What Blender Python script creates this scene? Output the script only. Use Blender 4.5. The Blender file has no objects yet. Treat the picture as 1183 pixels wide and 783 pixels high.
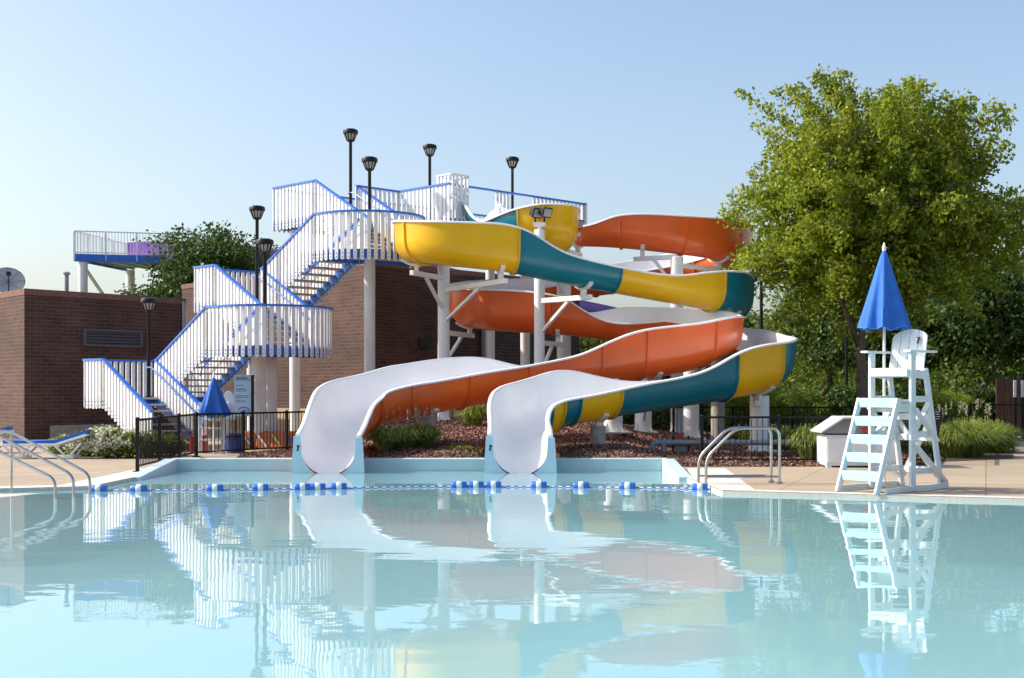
import bpy, bmesh, math, random
import numpy as np
from mathutils import Vector, Matrix, noise
from mathutils.geometry import tessellate_polygon
rnd = random.Random(11)
rng = np.random.default_rng(5)
S = bpy.context.scene
COL = S.collection
Z = Vector((0, 0, 1))
# pixel -> world calibration (camera at the origin, 1.7 m above the deck, looking along +Y)
FPX, CX, HY, CH = 1500.0, 591.5, 447.0, 1.7
def at(px, py, d): return Vector(((px-CX)*d/FPX, d, CH-(py-HY)*d/FPX))
def onz(px, d, z): return Vector(((px-CX)*d/FPX, d, z))
def zat(py, d): return CH-(py-HY)*d/FPX

# ------------------------------------------------------------------ objects
ORIG = {}
def tag(o, label=None, cat=None, group=None, kind=None):
    if label: o['label'] = label
    if cat: o['category'] = cat
    if group: o['group'] = group
    if kind: o['kind'] = kind
    return o
def thing(name, label, cat, loc=(0, 0, 0), group=None, rz=0):
    o = bpy.data.objects.new(name, None); COL.objects.link(o)
    o.empty_display_size = .2
    o.location = loc; o.rotation_euler = (0, 0, rz)
    ORIG[o.name] = Vector(loc) if rz == 0 else None
    return tag(o, label, cat, group)
def origin(parent):
    p = parent
    while p.parent: p = p.parent
    g = ORIG.get(p.name)
    return g if g is not None else Vector((0, 0, 0))
def dup(root, loc, rz=0, label=None, group=None):
    r = root.copy(); COL.objects.link(r); r.location = loc; r.rotation_euler = (0, 0, rz)
    ORIG[r.name] = Vector(loc)
    if label: r['label'] = label
    if group: r['group'] = group
    for ch in list(root.children):
        c = ch.copy(); COL.objects.link(c); c.parent = r
        for g in list(ch.children):
            d = g.copy(); COL.objects.link(d); d.parent = c
    return r
def link_mesh(name, me, mat, parent=None):
    o = bpy.data.objects.new(name, me); COL.objects.link(o)
    if mat: me.materials.append(mat)
    if parent: o.parent = parent
    return o

class MB:
    def __init__(s): s.v = []; s.f = []; s.uv = None
    def add(s, vs, fs):
        n = len(s.v); s.v += [Vector(v) for v in vs]; s.f += [tuple(i+n for i in f) for f in fs]; return s
    def box(s, c, size, M=None):
        c = Vector(c); hx, hy, hz = size[0]/2, size[1]/2, size[2]/2
        vs = [Vector((x, y, z)) for x in (-hx, hx) for y in (-hy, hy) for z in (-hz, hz)]
        if M is not None: vs = [M @ v for v in vs]
        return s.add([c+v for v in vs], [(0, 1, 3, 2), (4, 6, 7, 5), (0, 4, 5, 1), (2, 3, 7, 6), (0, 2, 6, 4), (1, 5, 7, 3)])
    def bar(s, a, b, w, h, up=Z):
        a, b = Vector(a), Vector(b); t = b-a
        if t.length < 1e-6: return s
        t.normalize(); r = t.cross(up)
        if r.length < 1e-4: r = t.cross(Vector((1, 0, 0)))
        r.normalize(); u = r.cross(t).normalized()
        vs = [p+r*(w/2*i)+u*(h/2*j) for p in (a, b) for i, j in ((-1, -1), (1, -1), (1, 1), (-1, 1))]
        return s.add(vs, [(0, 1, 2, 3), (7, 6, 5, 4), (0, 4, 5, 1), (1, 5, 6, 2), (2, 6, 7, 3), (3, 7, 4, 0)])
    def tube(s, pts, r, n=8, caps=True):
        pts = [Vector(p) for p in pts]
        rs = r if isinstance(r, (list, tuple)) else [r]*len(pts)
        vs = []; ref = None
        for i, p in enumerate(pts):
            t = (pts[min(i+1, len(pts)-1)]-pts[max(i-1, 0)]).normalized()
            if ref is None:
                ref = t.cross(Z)
                if ref.length < 1e-3: ref = t.cross(Vector((1, 0, 0)))
            ref = (ref-t*ref.dot(t)).normalized(); b = t.cross(ref)
            for k in range(n):
                a = 2*math.pi*k/n; vs.append(p+(ref*math.cos(a)+b*math.sin(a))*rs[i])
        fs = []
        for i in range(len(pts)-1):
            for k in range(n):
                k2 = (k+1) % n; fs.append((i*n+k, i*n+k2, (i+1)*n+k2, (i+1)*n+k))
        if caps: fs += [tuple(range(n))[::-1], tuple((len(pts)-1)*n+k for k in range(n))]
        return s.add(vs, fs)
    def lathe(s, prof, o=(0, 0, 0), n=16):
        o = Vector(o); vs = []; fs = []
        for r, z in prof:
            for k in range(n):
                a = 2*math.pi*k/n; vs.append(o+Vector((r*math.cos(a), r*math.sin(a), z)))
        for i in range(len(prof)-1):
            for k in range(n):
                k2 = (k+1) % n; fs.append((i*n+k, i*n+k2, (i+1)*n+k2, (i+1)*n+k))
        fs += [tuple(range(n))[::-1], tuple((len(prof)-1)*n+k for k in range(n))]
        return s.add(vs, fs)
    def prism(s, poly, vec):
        poly = [Vector(p) for p in poly]; vec = Vector(vec); n = len(poly)
        fs = [tuple(range(n))[::-1], tuple(range(n, 2*n))]
        fs += [(i, (i+1) % n, n+(i+1) % n, n+i) for i in range(n)]
        return s.add(poly+[p+vec for p in poly], fs)
    def sweep(s, rings, closed=False, caps=False):
        n = len(rings[0]); vs = [p for r in rings for p in r]; fs = []
        for i in range(len(rings)-1):
            for k in range(n if closed else n-1):
                k2 = (k+1) % n; fs.append((i*n+k, i*n+k2, (i+1)*n+k2, (i+1)*n+k))
        if caps: fs += [tuple(range(n))[::-1], tuple((len(rings)-1)*n+k for k in range(n))]
        return s.add(vs, fs)
    def build(s, name, mat, parent=None, smooth=False, bevel=0, loc=None, fix=True, angle=40):
        off = origin(parent) if parent else (Vector(loc) if loc is not None else Vector((0, 0, 0)))
        me = bpy.data.meshes.new(name)
        me.from_pydata([tuple(v-off) for v in s.v], [], s.f)
        if fix:
            b = bmesh.new(); b.from_mesh(me); bmesh.ops.recalc_face_normals(b, faces=b.faces); b.to_mesh(me); b.free()
        if smooth:
            me.shade_smooth(); me.set_sharp_from_angle(angle=math.radians(angle))
        o = link_mesh(name, me, mat, parent)
        if loc is not None and not parent: o.location = loc
        if bevel:
            m = o.modifiers.new('bevel', 'BEVEL'); m.width = bevel; m.segments = 2; m.limit_method = 'ANGLE'
        return o
def arc(c, r, a0, a1, n, ax, ay):
    return [Vector(c)+ax*(r*math.cos(a0+(a1-a0)*i/n))+ay*(r*math.sin(a0+(a1-a0)*i/n)) for i in range(n+1)]
def fillet(pts, r, n=5):
    out = [Vector(pts[0])]
    for i in range(1, len(pts)-1):
        p = Vector(pts[i]); a = (Vector(pts[i-1])-p); b = (Vector(pts[i+1])-p)
        q = min(r, a.length*.48, b.length*.48); A = p+a.normalized()*q; B = p+b.normalized()*q
        for k in range(n+1):
            t = k/n; out.append(A*(1-t)**2+p*2*t*(1-t)+B*t*t)
    return out+[Vector(pts[-1])]

# ------------------------------------------------------------------ materials
MATS = {}
def newmat(name):
    m = bpy.data.materials.new(name); m.use_nodes = True
    nt = m.node_tree; nt.nodes.clear()
    out = nt.nodes.new('ShaderNodeOutputMaterial')
    return m, nt, out
def N(nt, typ, **kw):
    n = nt.nodes.new('ShaderNode'+typ)
    for k, v in kw.items(): setattr(n, k, v)
    return n
def ramp(nt, fac, stops):
    r = N(nt, 'ValToRGB'); e = r.color_ramp.elements
    while len(e) < len(stops): e.new(.5)
    for k, (p, c) in enumerate(stops): e[k].position = p; e[k].color = (*c, 1)
    nt.links.new(fac, r.inputs[0]); return r.outputs[0]
def mixc(nt, fac, a, b, mode='MIX'):
    m = N(nt, 'Mix', data_type='RGBA', blend_type=mode)
    for idx, x in ((0, fac), (6, a), (7, b)):
        if hasattr(x, 'is_output'): nt.links.new(x, m.inputs[idx])
        else: m.inputs[idx].default_value = x if idx == 0 else (*x, 1)
    return m.outputs[2]
def pm(name, col, rough=.5, var=.12, scale=3., bump=0, bscale=40., metal=0, coat=0, spec=.5, dirt=None, dscale=.6, damt=.5, trans=0):
    """painted / plastic / metal surface with a little procedural variation"""
    if name in MATS: return MATS[name]
    m, nt, out = newmat(name); b = N(nt, 'BsdfPrincipled')
    if trans:      # thin glass-fibre lets some sunlight through
        tl = N(nt, 'BsdfTranslucent'); tl.inputs['Color'].default_value = (*col, 1); mx = N(nt, 'MixShader'); mx.inputs[0].default_value = trans
        nt.links.new(b.outputs[0], mx.inputs[1]); nt.links.new(tl.outputs[0], mx.inputs[2]); nt.links.new(mx.outputs[0], out.inputs[0])
    else: nt.links.new(b.outputs[0], out.inputs[0])
    tc = N(nt, 'TexCoord'); no = N(nt, 'TexNoise'); no.inputs['Scale'].default_value = scale; no.inputs['Detail'].default_value = 6
    nt.links.new(tc.outputs['Object'], no.inputs['Vector'])
    c0 = tuple(max(0, c*(1-var)) for c in col); c1 = tuple(min(1, c*(1+var)) for c in col)
    c = ramp(nt, no.outputs['Fac'], [(.3, c0), (.7, c1)])
    if dirt:
        n2 = N(nt, 'TexNoise'); n2.inputs['Scale'].default_value = dscale; n2.inputs['Detail'].default_value = 8; n2.inputs['Roughness'].default_value = .65
        nt.links.new(tc.outputs['Object'], n2.inputs['Vector'])
        f = N(nt, 'MapRange'); f.inputs[1].default_value = .5; f.inputs[2].default_value = .75; f.inputs[4].default_value = damt
        nt.links.new(n2.outputs['Fac'], f.inputs[0]); c = mixc(nt, f.outputs[0], c, dirt)
    nt.links.new(c, b.inputs['Base Color'])
    rr = N(nt, 'MapRange'); rr.inputs[3].default_value = max(.02, rough-.07); rr.inputs[4].default_value = min(1, rough+.1)
    nt.links.new(no.outputs['Fac'], rr.inputs[0]); nt.links.new(rr.outputs[0], b.inputs['Roughness'])
    b.inputs['Metallic'].default_value = metal; b.inputs['Coat Weight'].default_value = coat; b.inputs['Coat Roughness'].default_value = .08
    b.inputs['Specular IOR Level'].default_value = spec
    if bump:
        n3 = N(nt, 'TexNoise'); n3.inputs['Scale'].default_value = bscale; n3.inputs['Detail'].default_value = 5
        nt.links.new(tc.outputs['Object'], n3.inputs['Vector'])
        bp = N(nt, 'Bump'); bp.inputs['Strength'].default_value = bump; bp.inputs['Distance'].default_value = .02
        nt.links.new(n3.outputs['Fac'], bp.inputs['Height']); nt.links.new(bp.outputs[0], b.inputs['Normal'])
    MATS[name] = m; return m

def leafmat(name, cols, trans=.35, rough=.5):
    m, nt, out = newmat(name)
    g = N(nt, 'NewGeometry'); c = ramp(nt, g.outputs['Random Per Island'], [(i/(len(cols)-1), c) for i, c in enumerate(cols)])
    tc = N(nt, 'TexCoord'); no = N(nt, 'TexNoise'); no.inputs['Scale'].default_value = .55; no.inputs['Detail'].default_value = 3
    nt.links.new(tc.outputs['Object'], no.inputs['Vector'])
    h = N(nt, 'HueSaturation'); mr = N(nt, 'MapRange'); mr.inputs[1].default_value = .3; mr.inputs[2].default_value = .7
    mr.inputs[3].default_value = .485; mr.inputs[4].default_value = .515
    mv = N(nt, 'MapRange'); mv.inputs[1].default_value = .3; mv.inputs[2].default_value = .7; mv.inputs[3].default_value = 1.2; mv.inputs[4].default_value = .8
    nt.links.new(no.outputs['Fac'], mr.inputs[0]); nt.links.new(mr.outputs[0], h.inputs['Hue']); nt.links.new(no.outputs['Fac'], mv.inputs[0])
    nt.links.new(mv.outputs[0], h.inputs['Value']); nt.links.new(c, h.inputs['Color'])
    b = N(nt, 'BsdfPrincipled'); b.inputs['Roughness'].default_value = rough; b.inputs['Specular IOR Level'].default_value = .3
    t = N(nt, 'BsdfTranslucent'); mx = N(nt, 'MixShader'); mx.inputs[0].default_value = trans
    tc2 = mixc(nt, .5, h.outputs[0], (.35, .38, .02), 'MIX') if trans > .3 else h.outputs[0]
    nt.links.new(h.outputs[0], b.inputs['Base Color']); nt.links.new(tc2, t.inputs['Color'])
    nt.links.new(b.outputs[0], mx.inputs[1]); nt.links.new(t.outputs[0], mx.inputs[2]); nt.links.new(mx.outputs[0], out.inputs[0])
    return m

WHITE = pm('white_paint', (.78, .79, .80), .45, .05, 4, dirt=(.5, .47, .42), dscale=1.5, damt=.35)
PICKET = pm('picket_white', (.72, .73, .75), .45, .05, 4, dirt=(.55, .5, .44), dscale=2.2, damt=.45)
STEEL_WHITE = pm('white_steel', (.78, .78, .78), .35, .04, 2, dirt=(.55, .5, .45), dscale=.9, damt=.3)
LINING = pm('white_gelcoat', (.87, .87, .88), .3, .04, 1.2, coat=.1, dirt=(.62, .62, .62), dscale=.8, damt=.2, trans=.06)
ORANGE = pm('orange_gelcoat', (.88, .15, .028), .3, .07, 1.2, coat=.25, dirt=(.6, .16, .07), dscale=1.1, damt=.4, trans=.2)
YELLOW = pm('yellow_gelcoat', (.88, .54, .008), .3, .07, 1.2, coat=.25, dirt=(.58, .36, .03), dscale=1.1, damt=.4, trans=.3)
TEAL = pm('teal_gelcoat', (.004, .21, .29), .3, .08, 1.2, coat=.25, dirt=(.03, .2, .25), dscale=1.1, damt=.4, trans=.3)
PALEBLUE = pm('pale_blue_gelcoat', (.50, .66, .76), .35, .05, 2)
BLUE = pm('blue_paint', (.025, .15, .60), .38, .08, 5, dirt=(.05, .16, .45), dscale=2, damt=.4)
TREAD = pm('tread_wood', (.46, .40, .33), .75, .15, 6, bump=.2)
BLACK = pm('black_metal', (.008, .008, .010), .45, .2, 6, spec=.3)
BLACKF = pm('black_fence_paint', (.008, .008, .009), .55, .25, 5, spec=.25)
LENS = pm('lamp_lens', (.42, .38, .30), .3, .1, 9)
STEEL = pm('stainless_steel', (.44, .45, .45), .22, .08, 7, metal=1)
CANVAS = pm('blue_canvas', (.02, .13, .50), .75, .12, 6, bump=.15, bscale=160)
RED = pm('red_plastic', (.5, .03, .03), .45, .1, 4)
POLY = pm('white_recycled_board', (.66, .72, .75), .5, .05, 5, bump=.05, dirt=(.6, .62, .6), dscale=1.7, damt=.3)
POLY_WATERLIT = pm('board_water_reflection', (.40, .68, .75), .5, .06, 5, bump=.05, dirt=(.5, .62, .65), dscale=1.7, damt=.3)  # aqua paints the pool's reflected light into the chair steps' colour
CONC = pm('pier_concrete', (.33, .31, .28), .85, .2, 7, bump=.4, bscale=30)
GREYP = pm('grey_pvc', (.22, .25, .28), .4, .12, 5)
BARK = pm('bark', (.13, .10, .08), .9, .35, 9, bump=.9, bscale=18)
PURPLE = pm('purple_gelcoat', (.32, .15, .58), .35, .08, 2)
BROWNF = pm('brown_boards', (.12, .05, .03), .7, .3, 4, bump=.3)
DARK = pm('dark_void', (.02, .02, .022), .7, .2, 4)
# ------------------------------------------------------------------ ground, pool, water
def sheet(name, outer, hole, z, mat, kind='structure', uv=True):
    loops = [[Vector((x, y, 0)) for x, y in outer]]
    if hole: loops.append([Vector((x, y, 0)) for x, y in hole][::-1])
    tri = tessellate_polygon(loops); vs = [p for l in loops for p in l]
    me = bpy.data.meshes.new(name); me.from_pydata([(p.x, p.y, z) for p in vs], [], [tuple(t) for t in tri])
    b = bmesh.new(); b.from_mesh(me)
    for f in b.faces:
        f.normal_update()
        if f.normal.z < 0: f.normal_flip()
    b.to_mesh(me); b.free()
    o = link_mesh(name, me, mat); o['kind'] = kind; return o

POOL = [(-30, 3), (30, 3), (30, 11.9), (3.45, 21.3), (3.15, 27.1), (-6.98, 27.1), (-7.2, 22.2), (-30, 14.7)]
# concrete deck: tan broom finish, joints every 3 m, patches and stains
def concrete(name, col, joint=True, stain=.35):
    m, nt, out = newmat(name); b = N(nt, 'BsdfPrincipled'); nt.links.new(b.outputs[0], out.inputs[0])
    tc = N(nt, 'TexCoord'); P = tc.outputs['Object']
    n1 = N(nt, 'TexNoise'); n1.inputs['Scale'].default_value = .45; n1.inputs['Detail'].default_value = 8; n1.inputs['Roughness'].default_value = .65
    n2 = N(nt, 'TexNoise'); n2.inputs['Scale'].default_value = 22; n2.inputs['Detail'].default_value = 6
    nt.links.new(P, n1.inputs[0]); nt.links.new(P, n2.inputs[0])
    c = ramp(nt, n1.outputs['Fac'], [(.25, tuple(x*(1-stain) for x in col)), (.5, col), (.8, tuple(x*1.12 for x in col))])
    c = mixc(nt, .35, c, ramp(nt, n2.outputs['Fac'], [(.3, tuple(x*.75 for x in col)), (.7, tuple(x*1.2 for x in col))]))
    if joint:
        br = N(nt, 'TexBrick'); br.offset = 0; br.squash = 1
        br.inputs['Scale'].default_value = 1; br.inputs['Brick Width'].default_value = 3.2; br.inputs['Row Height'].default_value = 2.6
        br.inputs['Mortar Size'].default_value = .009; br.inputs['Color1'].default_value = (.93, .93, .93, 1); br.inputs['Color2'].default_value = (1.04, 1.03, 1.02, 1)
        br.inputs['Mortar'].default_value = (.45, .43, .4, 1)
        mp = N(nt, 'Mapping'); mp.inputs['Rotation'].default_value = (0, 0, .35); nt.links.new(P, mp.inputs[0]); nt.links.new(mp.outputs[0], br.inputs[0])
        c = mixc(nt, 1., c, br.outputs['Color'], 'MULTIPLY')
    nt.links.new(c, b.inputs['Base Color']); b.inputs['Roughness'].default_value = .85
    bp = N(nt, 'Bump'); bp.inputs['Strength'].default_value = .35; bp.inputs['Distance'].default_value = .01
    nt.links.new(n2.outputs['Fac'], bp.inputs['Height']); nt.links.new(bp.outputs[0], b.inputs['Normal'])
    return m
DECKM = concrete('deck_concrete', (.40, .315, .222))
COPM = concrete('coping_concrete', (.66, .62, .55), joint=False, stain=.2)
GRASSM = concrete('lawn_green', (.07, .11, .025), joint=False, stain=.5)
SOILM = concrete('bed_soil', (.09, .06, .045), joint=False, stain=.5)
HOLE = [(-30.2, 2.8), (30.2, 2.8), (30.2, 28.4), (-30.2, 28.4)]
sheet('lawn', [(-1500, -400), (1500, -400), (1500, 3000), (-1500, 3000)], HOLE, -.05, GRASSM)
sheet('pool_deck', [(-45, -8), (45, -8), (45, 30), (15.2, 41), (15.2, 43.5), (30, 45), (30, 49), (5, 45), (5, 60), (-45, 60)], POOL, 0, DECKM)

# coping strips along the edges (slightly raised pale stone)
def strip(name, a, b, w0, w1, z=.004, mat=COPM, side=1):
    a, b = Vector((*a, 0)), Vector((*b, 0)); t = (b-a).normalized(); n = Vector((-t.y, t.x, 0))*side
    q = [a, b, b+n*w1, a+n*w0]
    return sheet(name, [(p.x, p.y) for p in q], None, z, mat)
strip('pool_coping', (3.45, 21.3), (30, 11.9), .32, .32)
strip('pool_coping', (3.15, 27.0), (3.45, 21.3), 1.3, .55, z=.008)
strip('pool_coping', (-7.2, 22.2), (-6.98, 27.0), .6, .75, z=.008)
strip('pool_coping', (-30, 14.7), (-7.2, 22.2), .45, .45)
JOINTM = concrete('joint_sealant', (.75, .75, .72), joint=False, stain=.15)
strip('deck_joint_line', (-16, 21.2), (-7.9, 25.9), .07, .07, z=.006, mat=JOINTM)
strip('deck_joint_line', (6.2, 23.4), (16, 21.4), .06, .06, z=.006, mat=JOINTM)

# basin
m, nt, out = newmat('pool_plaster'); b = N(nt, 'BsdfPrincipled'); nt.links.new(b.outputs[0], out.inputs[0])
tc = N(nt, 'TexCoord'); no = N(nt, 'TexNoise'); no.inputs['Scale'].default_value = .35; no.inputs['Detail'].default_value = 7
nt.links.new(tc.outputs['Object'], no.inputs[0])
nt.links.new(ramp(nt, no.outputs['Fac'], [(.3, (.44, .60, .63)), (.7, (.52, .67, .69))]), b.inputs['Base Color']); b.inputs['Roughness'].default_value = .8
PLASTER = m
mb = MB(); zb = -1.05
fl = tessellate_polygon([[Vector((x, y, 0)) for x, y in POOL]])
mb.add([(x, y, zb) for x, y in POOL], [tuple(t) for t in fl])
n = len(POOL)
for i in range(n):
    (x0, y0), (x1, y1) = POOL[i], POOL[(i+1) % n]
    mb.add([(x0, y0, zb), (x1, y1, zb), (x1, y1, -.16), (x0, y0, -.16)], [(0, 1, 2, 3)])
o = mb.build('pool_basin', PLASTER, fix=False); o['kind'] = 'structure'

mb = MB()          # stone nosing down to the water
for i in range(n):
    (x0, y0), (x1, y1) = POOL[i], POOL[(i+1) % n]
    mb.add([(x0, y0, -.16), (x1, y1, -.16), (x1, y1, -.003), (x0, y0, -.003)], [(0, 1, 2, 3)])
o = mb.build('pool_nosing', COPM, fix=False); o['kind'] = 'structure'
# water
m, nt, out = newmat('pool_water')
tc = N(nt, 'TexCoord')
def wave(scale, sx, sy, detail, rough=.5):
    mp = N(nt, 'Mapping'); mp.inputs['Scale'].default_value = (sx, sy, 1); mp.inputs['Rotation'].default_value = (0, 0, .12)
    nt.links.new(tc.outputs['Object'], mp.inputs[0])
    no = N(nt, 'TexNoise'); no.inputs['Scale'].default_value = scale; no.inputs['Detail'].default_value = detail; no.inputs['Roughness'].default_value = rough
    nt.links.new(mp.outputs[0], no.inputs[0]); return no.outputs['Fac']
w1 = wave(1.1, .55, 1., 2); w2 = wave(5.5, .6, 1., 2); msk = wave(.16, 1, 1, 2)
mm = N(nt, 'MapRange'); mm.inputs[1].default_value = .38; mm.inputs[2].default_value = .66; mm.inputs[3].default_value = .25; mm.inputs[4].default_value = 1.
nt.links.new(msk, mm.inputs[0])
ad = N(nt, 'Math', operation='MULTIPLY'); nt.links.new(w2, ad.inputs[0]); nt.links.new(mm.outputs[0], ad.inputs[1])
ad2 = N(nt, 'Math', operation='MULTIPLY_ADD'); nt.links.new(ad.outputs[0], ad2.inputs[0]); ad2.inputs[1].default_value = .22; nt.links.new(w1, ad2.inputs[2])
bp = N(nt, 'Bump'); bp.inputs['Strength'].default_value = 1; bp.inputs['Distance'].default_value = .0042
nt.links.new(ad2.outputs[0], bp.inputs['Height'])
lw = N(nt, 'LayerWeight'); lw.inputs['Blend'].default_value = .5; nt.links.new(bp.outputs[0], lw.inputs['Normal'])   # 1-cos, the same from above and below
pw = N(nt, 'Math', operation='POWER'); nt.links.new(lw.outputs['Facing'], pw.inputs[0]); pw.inputs[1].default_value = 5
fr = N(nt, 'Math', operation='MULTIPLY_ADD'); nt.links.new(pw.outputs[0], fr.inputs[0]); fr.inputs[1].default_value = .98; fr.inputs[2].default_value = .02
gl = N(nt, 'BsdfGlossy'); gl.inputs['Roughness'].default_value = 0.0; gl.inputs['Color'].default_value = (1, 1, 1, 1); nt.links.new(bp.outputs[0], gl.inputs['Normal'])
tr = N(nt, 'BsdfTransparent'); tr.inputs['Color'].default_value = (.74, .90, .92, 1)
df = N(nt, 'BsdfDiffuse'); df.inputs['Color'].default_value = (.38, .67, .71, 1)      # cloudy, chlorinated water scatters some light
bd = N(nt, 'MixShader'); bd.inputs[0].default_value = .6; nt.links.new(tr.outputs[0], bd.inputs[1]); nt.links.new(df.outputs[0], bd.inputs[2])
mx = N(nt, 'MixShader'); nt.links.new(fr.outputs[0], mx.inputs[0]); nt.links.new(bd.outputs[0], mx.inputs[1]); nt.links.new(gl.outputs[0], mx.inputs[2])
nt.links.new(mx.outputs[0], out.inputs[0]); WATER = m
ZW = -.055
sheet('pool_water', POOL, None, ZW, WATER)

# pool steps nose (white slab on the deck side of the handrails)
mb = MB(); mb.prism([(-7.75, 21.45, -.05), (-8.3, 20.2, -.05), (-14, 18.1, -.05), (-14, 19.7, -.05)], (0, 0, -.5))
o = mb.build('pool_step', COPM, bevel=.03); o['kind'] = 'structure'

# splash wall round the back of the slide landing
SPL = pm('splash_wall_paint', (.50, .64, .67), .5, .05, 1.5, dirt=(.55, .58, .56), dscale=.8, damt=.4)
t = thing('splash_wall', 'low pale aqua kerb wall behind the landing water of the slides', 'low wall', (-2, 27.2, 0))
mb = MB()
for x0, x1 in ((-7.115, -4.36), (-3.12, -.45), (.79, 3.26)):      # open where the flumes come through
    mb = MB(); mb.box(((x0+x1)/2, 27.22, -.42), (x1-x0, .28, 1.26)); mb.build('back_wall', SPL, t, bevel=.02)
mb = MB()
for x0, x1 in ((-4.36, -3.12), (-.45, .79)): mb.box(((x0+x1)/2, 27.22, -.62), (x1-x0, .26, .8))
mb.build('footing', SPL, t)
for sx, x in ((-1, -7.11), (1, 3.26)):
    mb = MB(); x0 = x-.13
    mb.prism([(x0, 27.075, .208), (x0, 27.075, -.3), (x0, 24.4, -.3), (x0, 24.4, .012)], (.26, 0, 0))
    mb.build('wing_wall', SPL, t, bevel=.015)

# mulch bed: low berm under the slides
def berm(x, y):
    h = .17-.1*max(0, min(1, x-2.5))+.55*max(0, min(1, (y-27.4)/7))*max(0, 1-max(0, (x-2.2)/4.5))
    if x < -3.2: h *= max(.08, 1-(-3.2-x)/1.8)
    if x > 3.05: h = h*max(0, min(1, (y-27.5)/.7))-.02
    if x < -6.9: h = -.02
    for xf in (-3.74, .18):      # hollowed out under the flume ends
        if abs(x-xf) < .85 and y < 29.3: return -.25
    return h+.05*min(1, h*6)*noise.noise(Vector((x*.7, y*.7, 0)))
BED = [(-5.9, 27.38), (7.6, 27.38), (9.3, 28.6), (9.8, 33), (11.5, 39), (5.2, 40.2), (5.2, 46), (-1, 43), (-3.2, 39.3), (-5.5, 35.2), (-6.7, 32.5), (-6.4, 30)]
def inpoly(x, y, P):
    c = False; j = len(P)-1
    for i in range(len(P)):
        if (P[i][1] > y) != (P[j][1] > y) and x < (P[j][0]-P[i][0])*(y-P[i][1])/(P[j][1]-P[i][1])+P[i][0]: c = not c
        j = i
    return c
m, nt, out = newmat('mulch'); b = N(nt, 'BsdfPrincipled'); nt.links.new(b.outputs[0], out.inputs[0]); b.inputs['Roughness'].default_value = .9
tc = N(nt, 'TexCoord'); vo = N(nt, 'TexVoronoi'); vo.inputs['Scale'].default_value = 16; nt.links.new(tc.outputs['Object'], vo.inputs[0])
nt.links.new(ramp(nt, vo.outputs['Distance'], [(0, (.22, .09, .065)), (.5, (.14, .06, .045)), (.9, (.05, .025, .02))]), b.inputs['Base Color'])
bp = N(nt, 'Bump'); bp.inputs['Strength'].default_value = 1; bp.inputs['Distance'].default_value = .04; bp.invert = True
nt.links.new(vo.outputs['Distance'], bp.inputs['Height']); nt.links.new(bp.outputs[0], b.inputs['Normal']); MULCH = m
mb = MB(); st = .2; idx = {}
xs = np.arange(-7.4, 12.2, st); ys = np.arange(27.39, 47, st)
for x in xs:
    for y in ys:
        if inpoly(x, y, BED) or inpoly(x+st, y, BED) or inpoly(x, y+st, BED) or inpoly(x+st, y+st, BED):
            q = [(x, y), (x+st, y), (x+st, y+st), (x, y+st)]; f = []
            for k in q:
                kk = (round(k[0], 3), round(k[1], 3))
                if kk not in idx: idx[kk] = len(mb.v); mb.v.append(Vector((k[0], k[1], berm(*k) if inpoly(k[0], k[1], BED) else -.03)))
                f.append(idx[kk])
            mb.f.append(tuple(f))
o = mb.build('mulch_bed', MULCH, smooth=True, angle=180); o['kind'] = 'structure'

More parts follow.
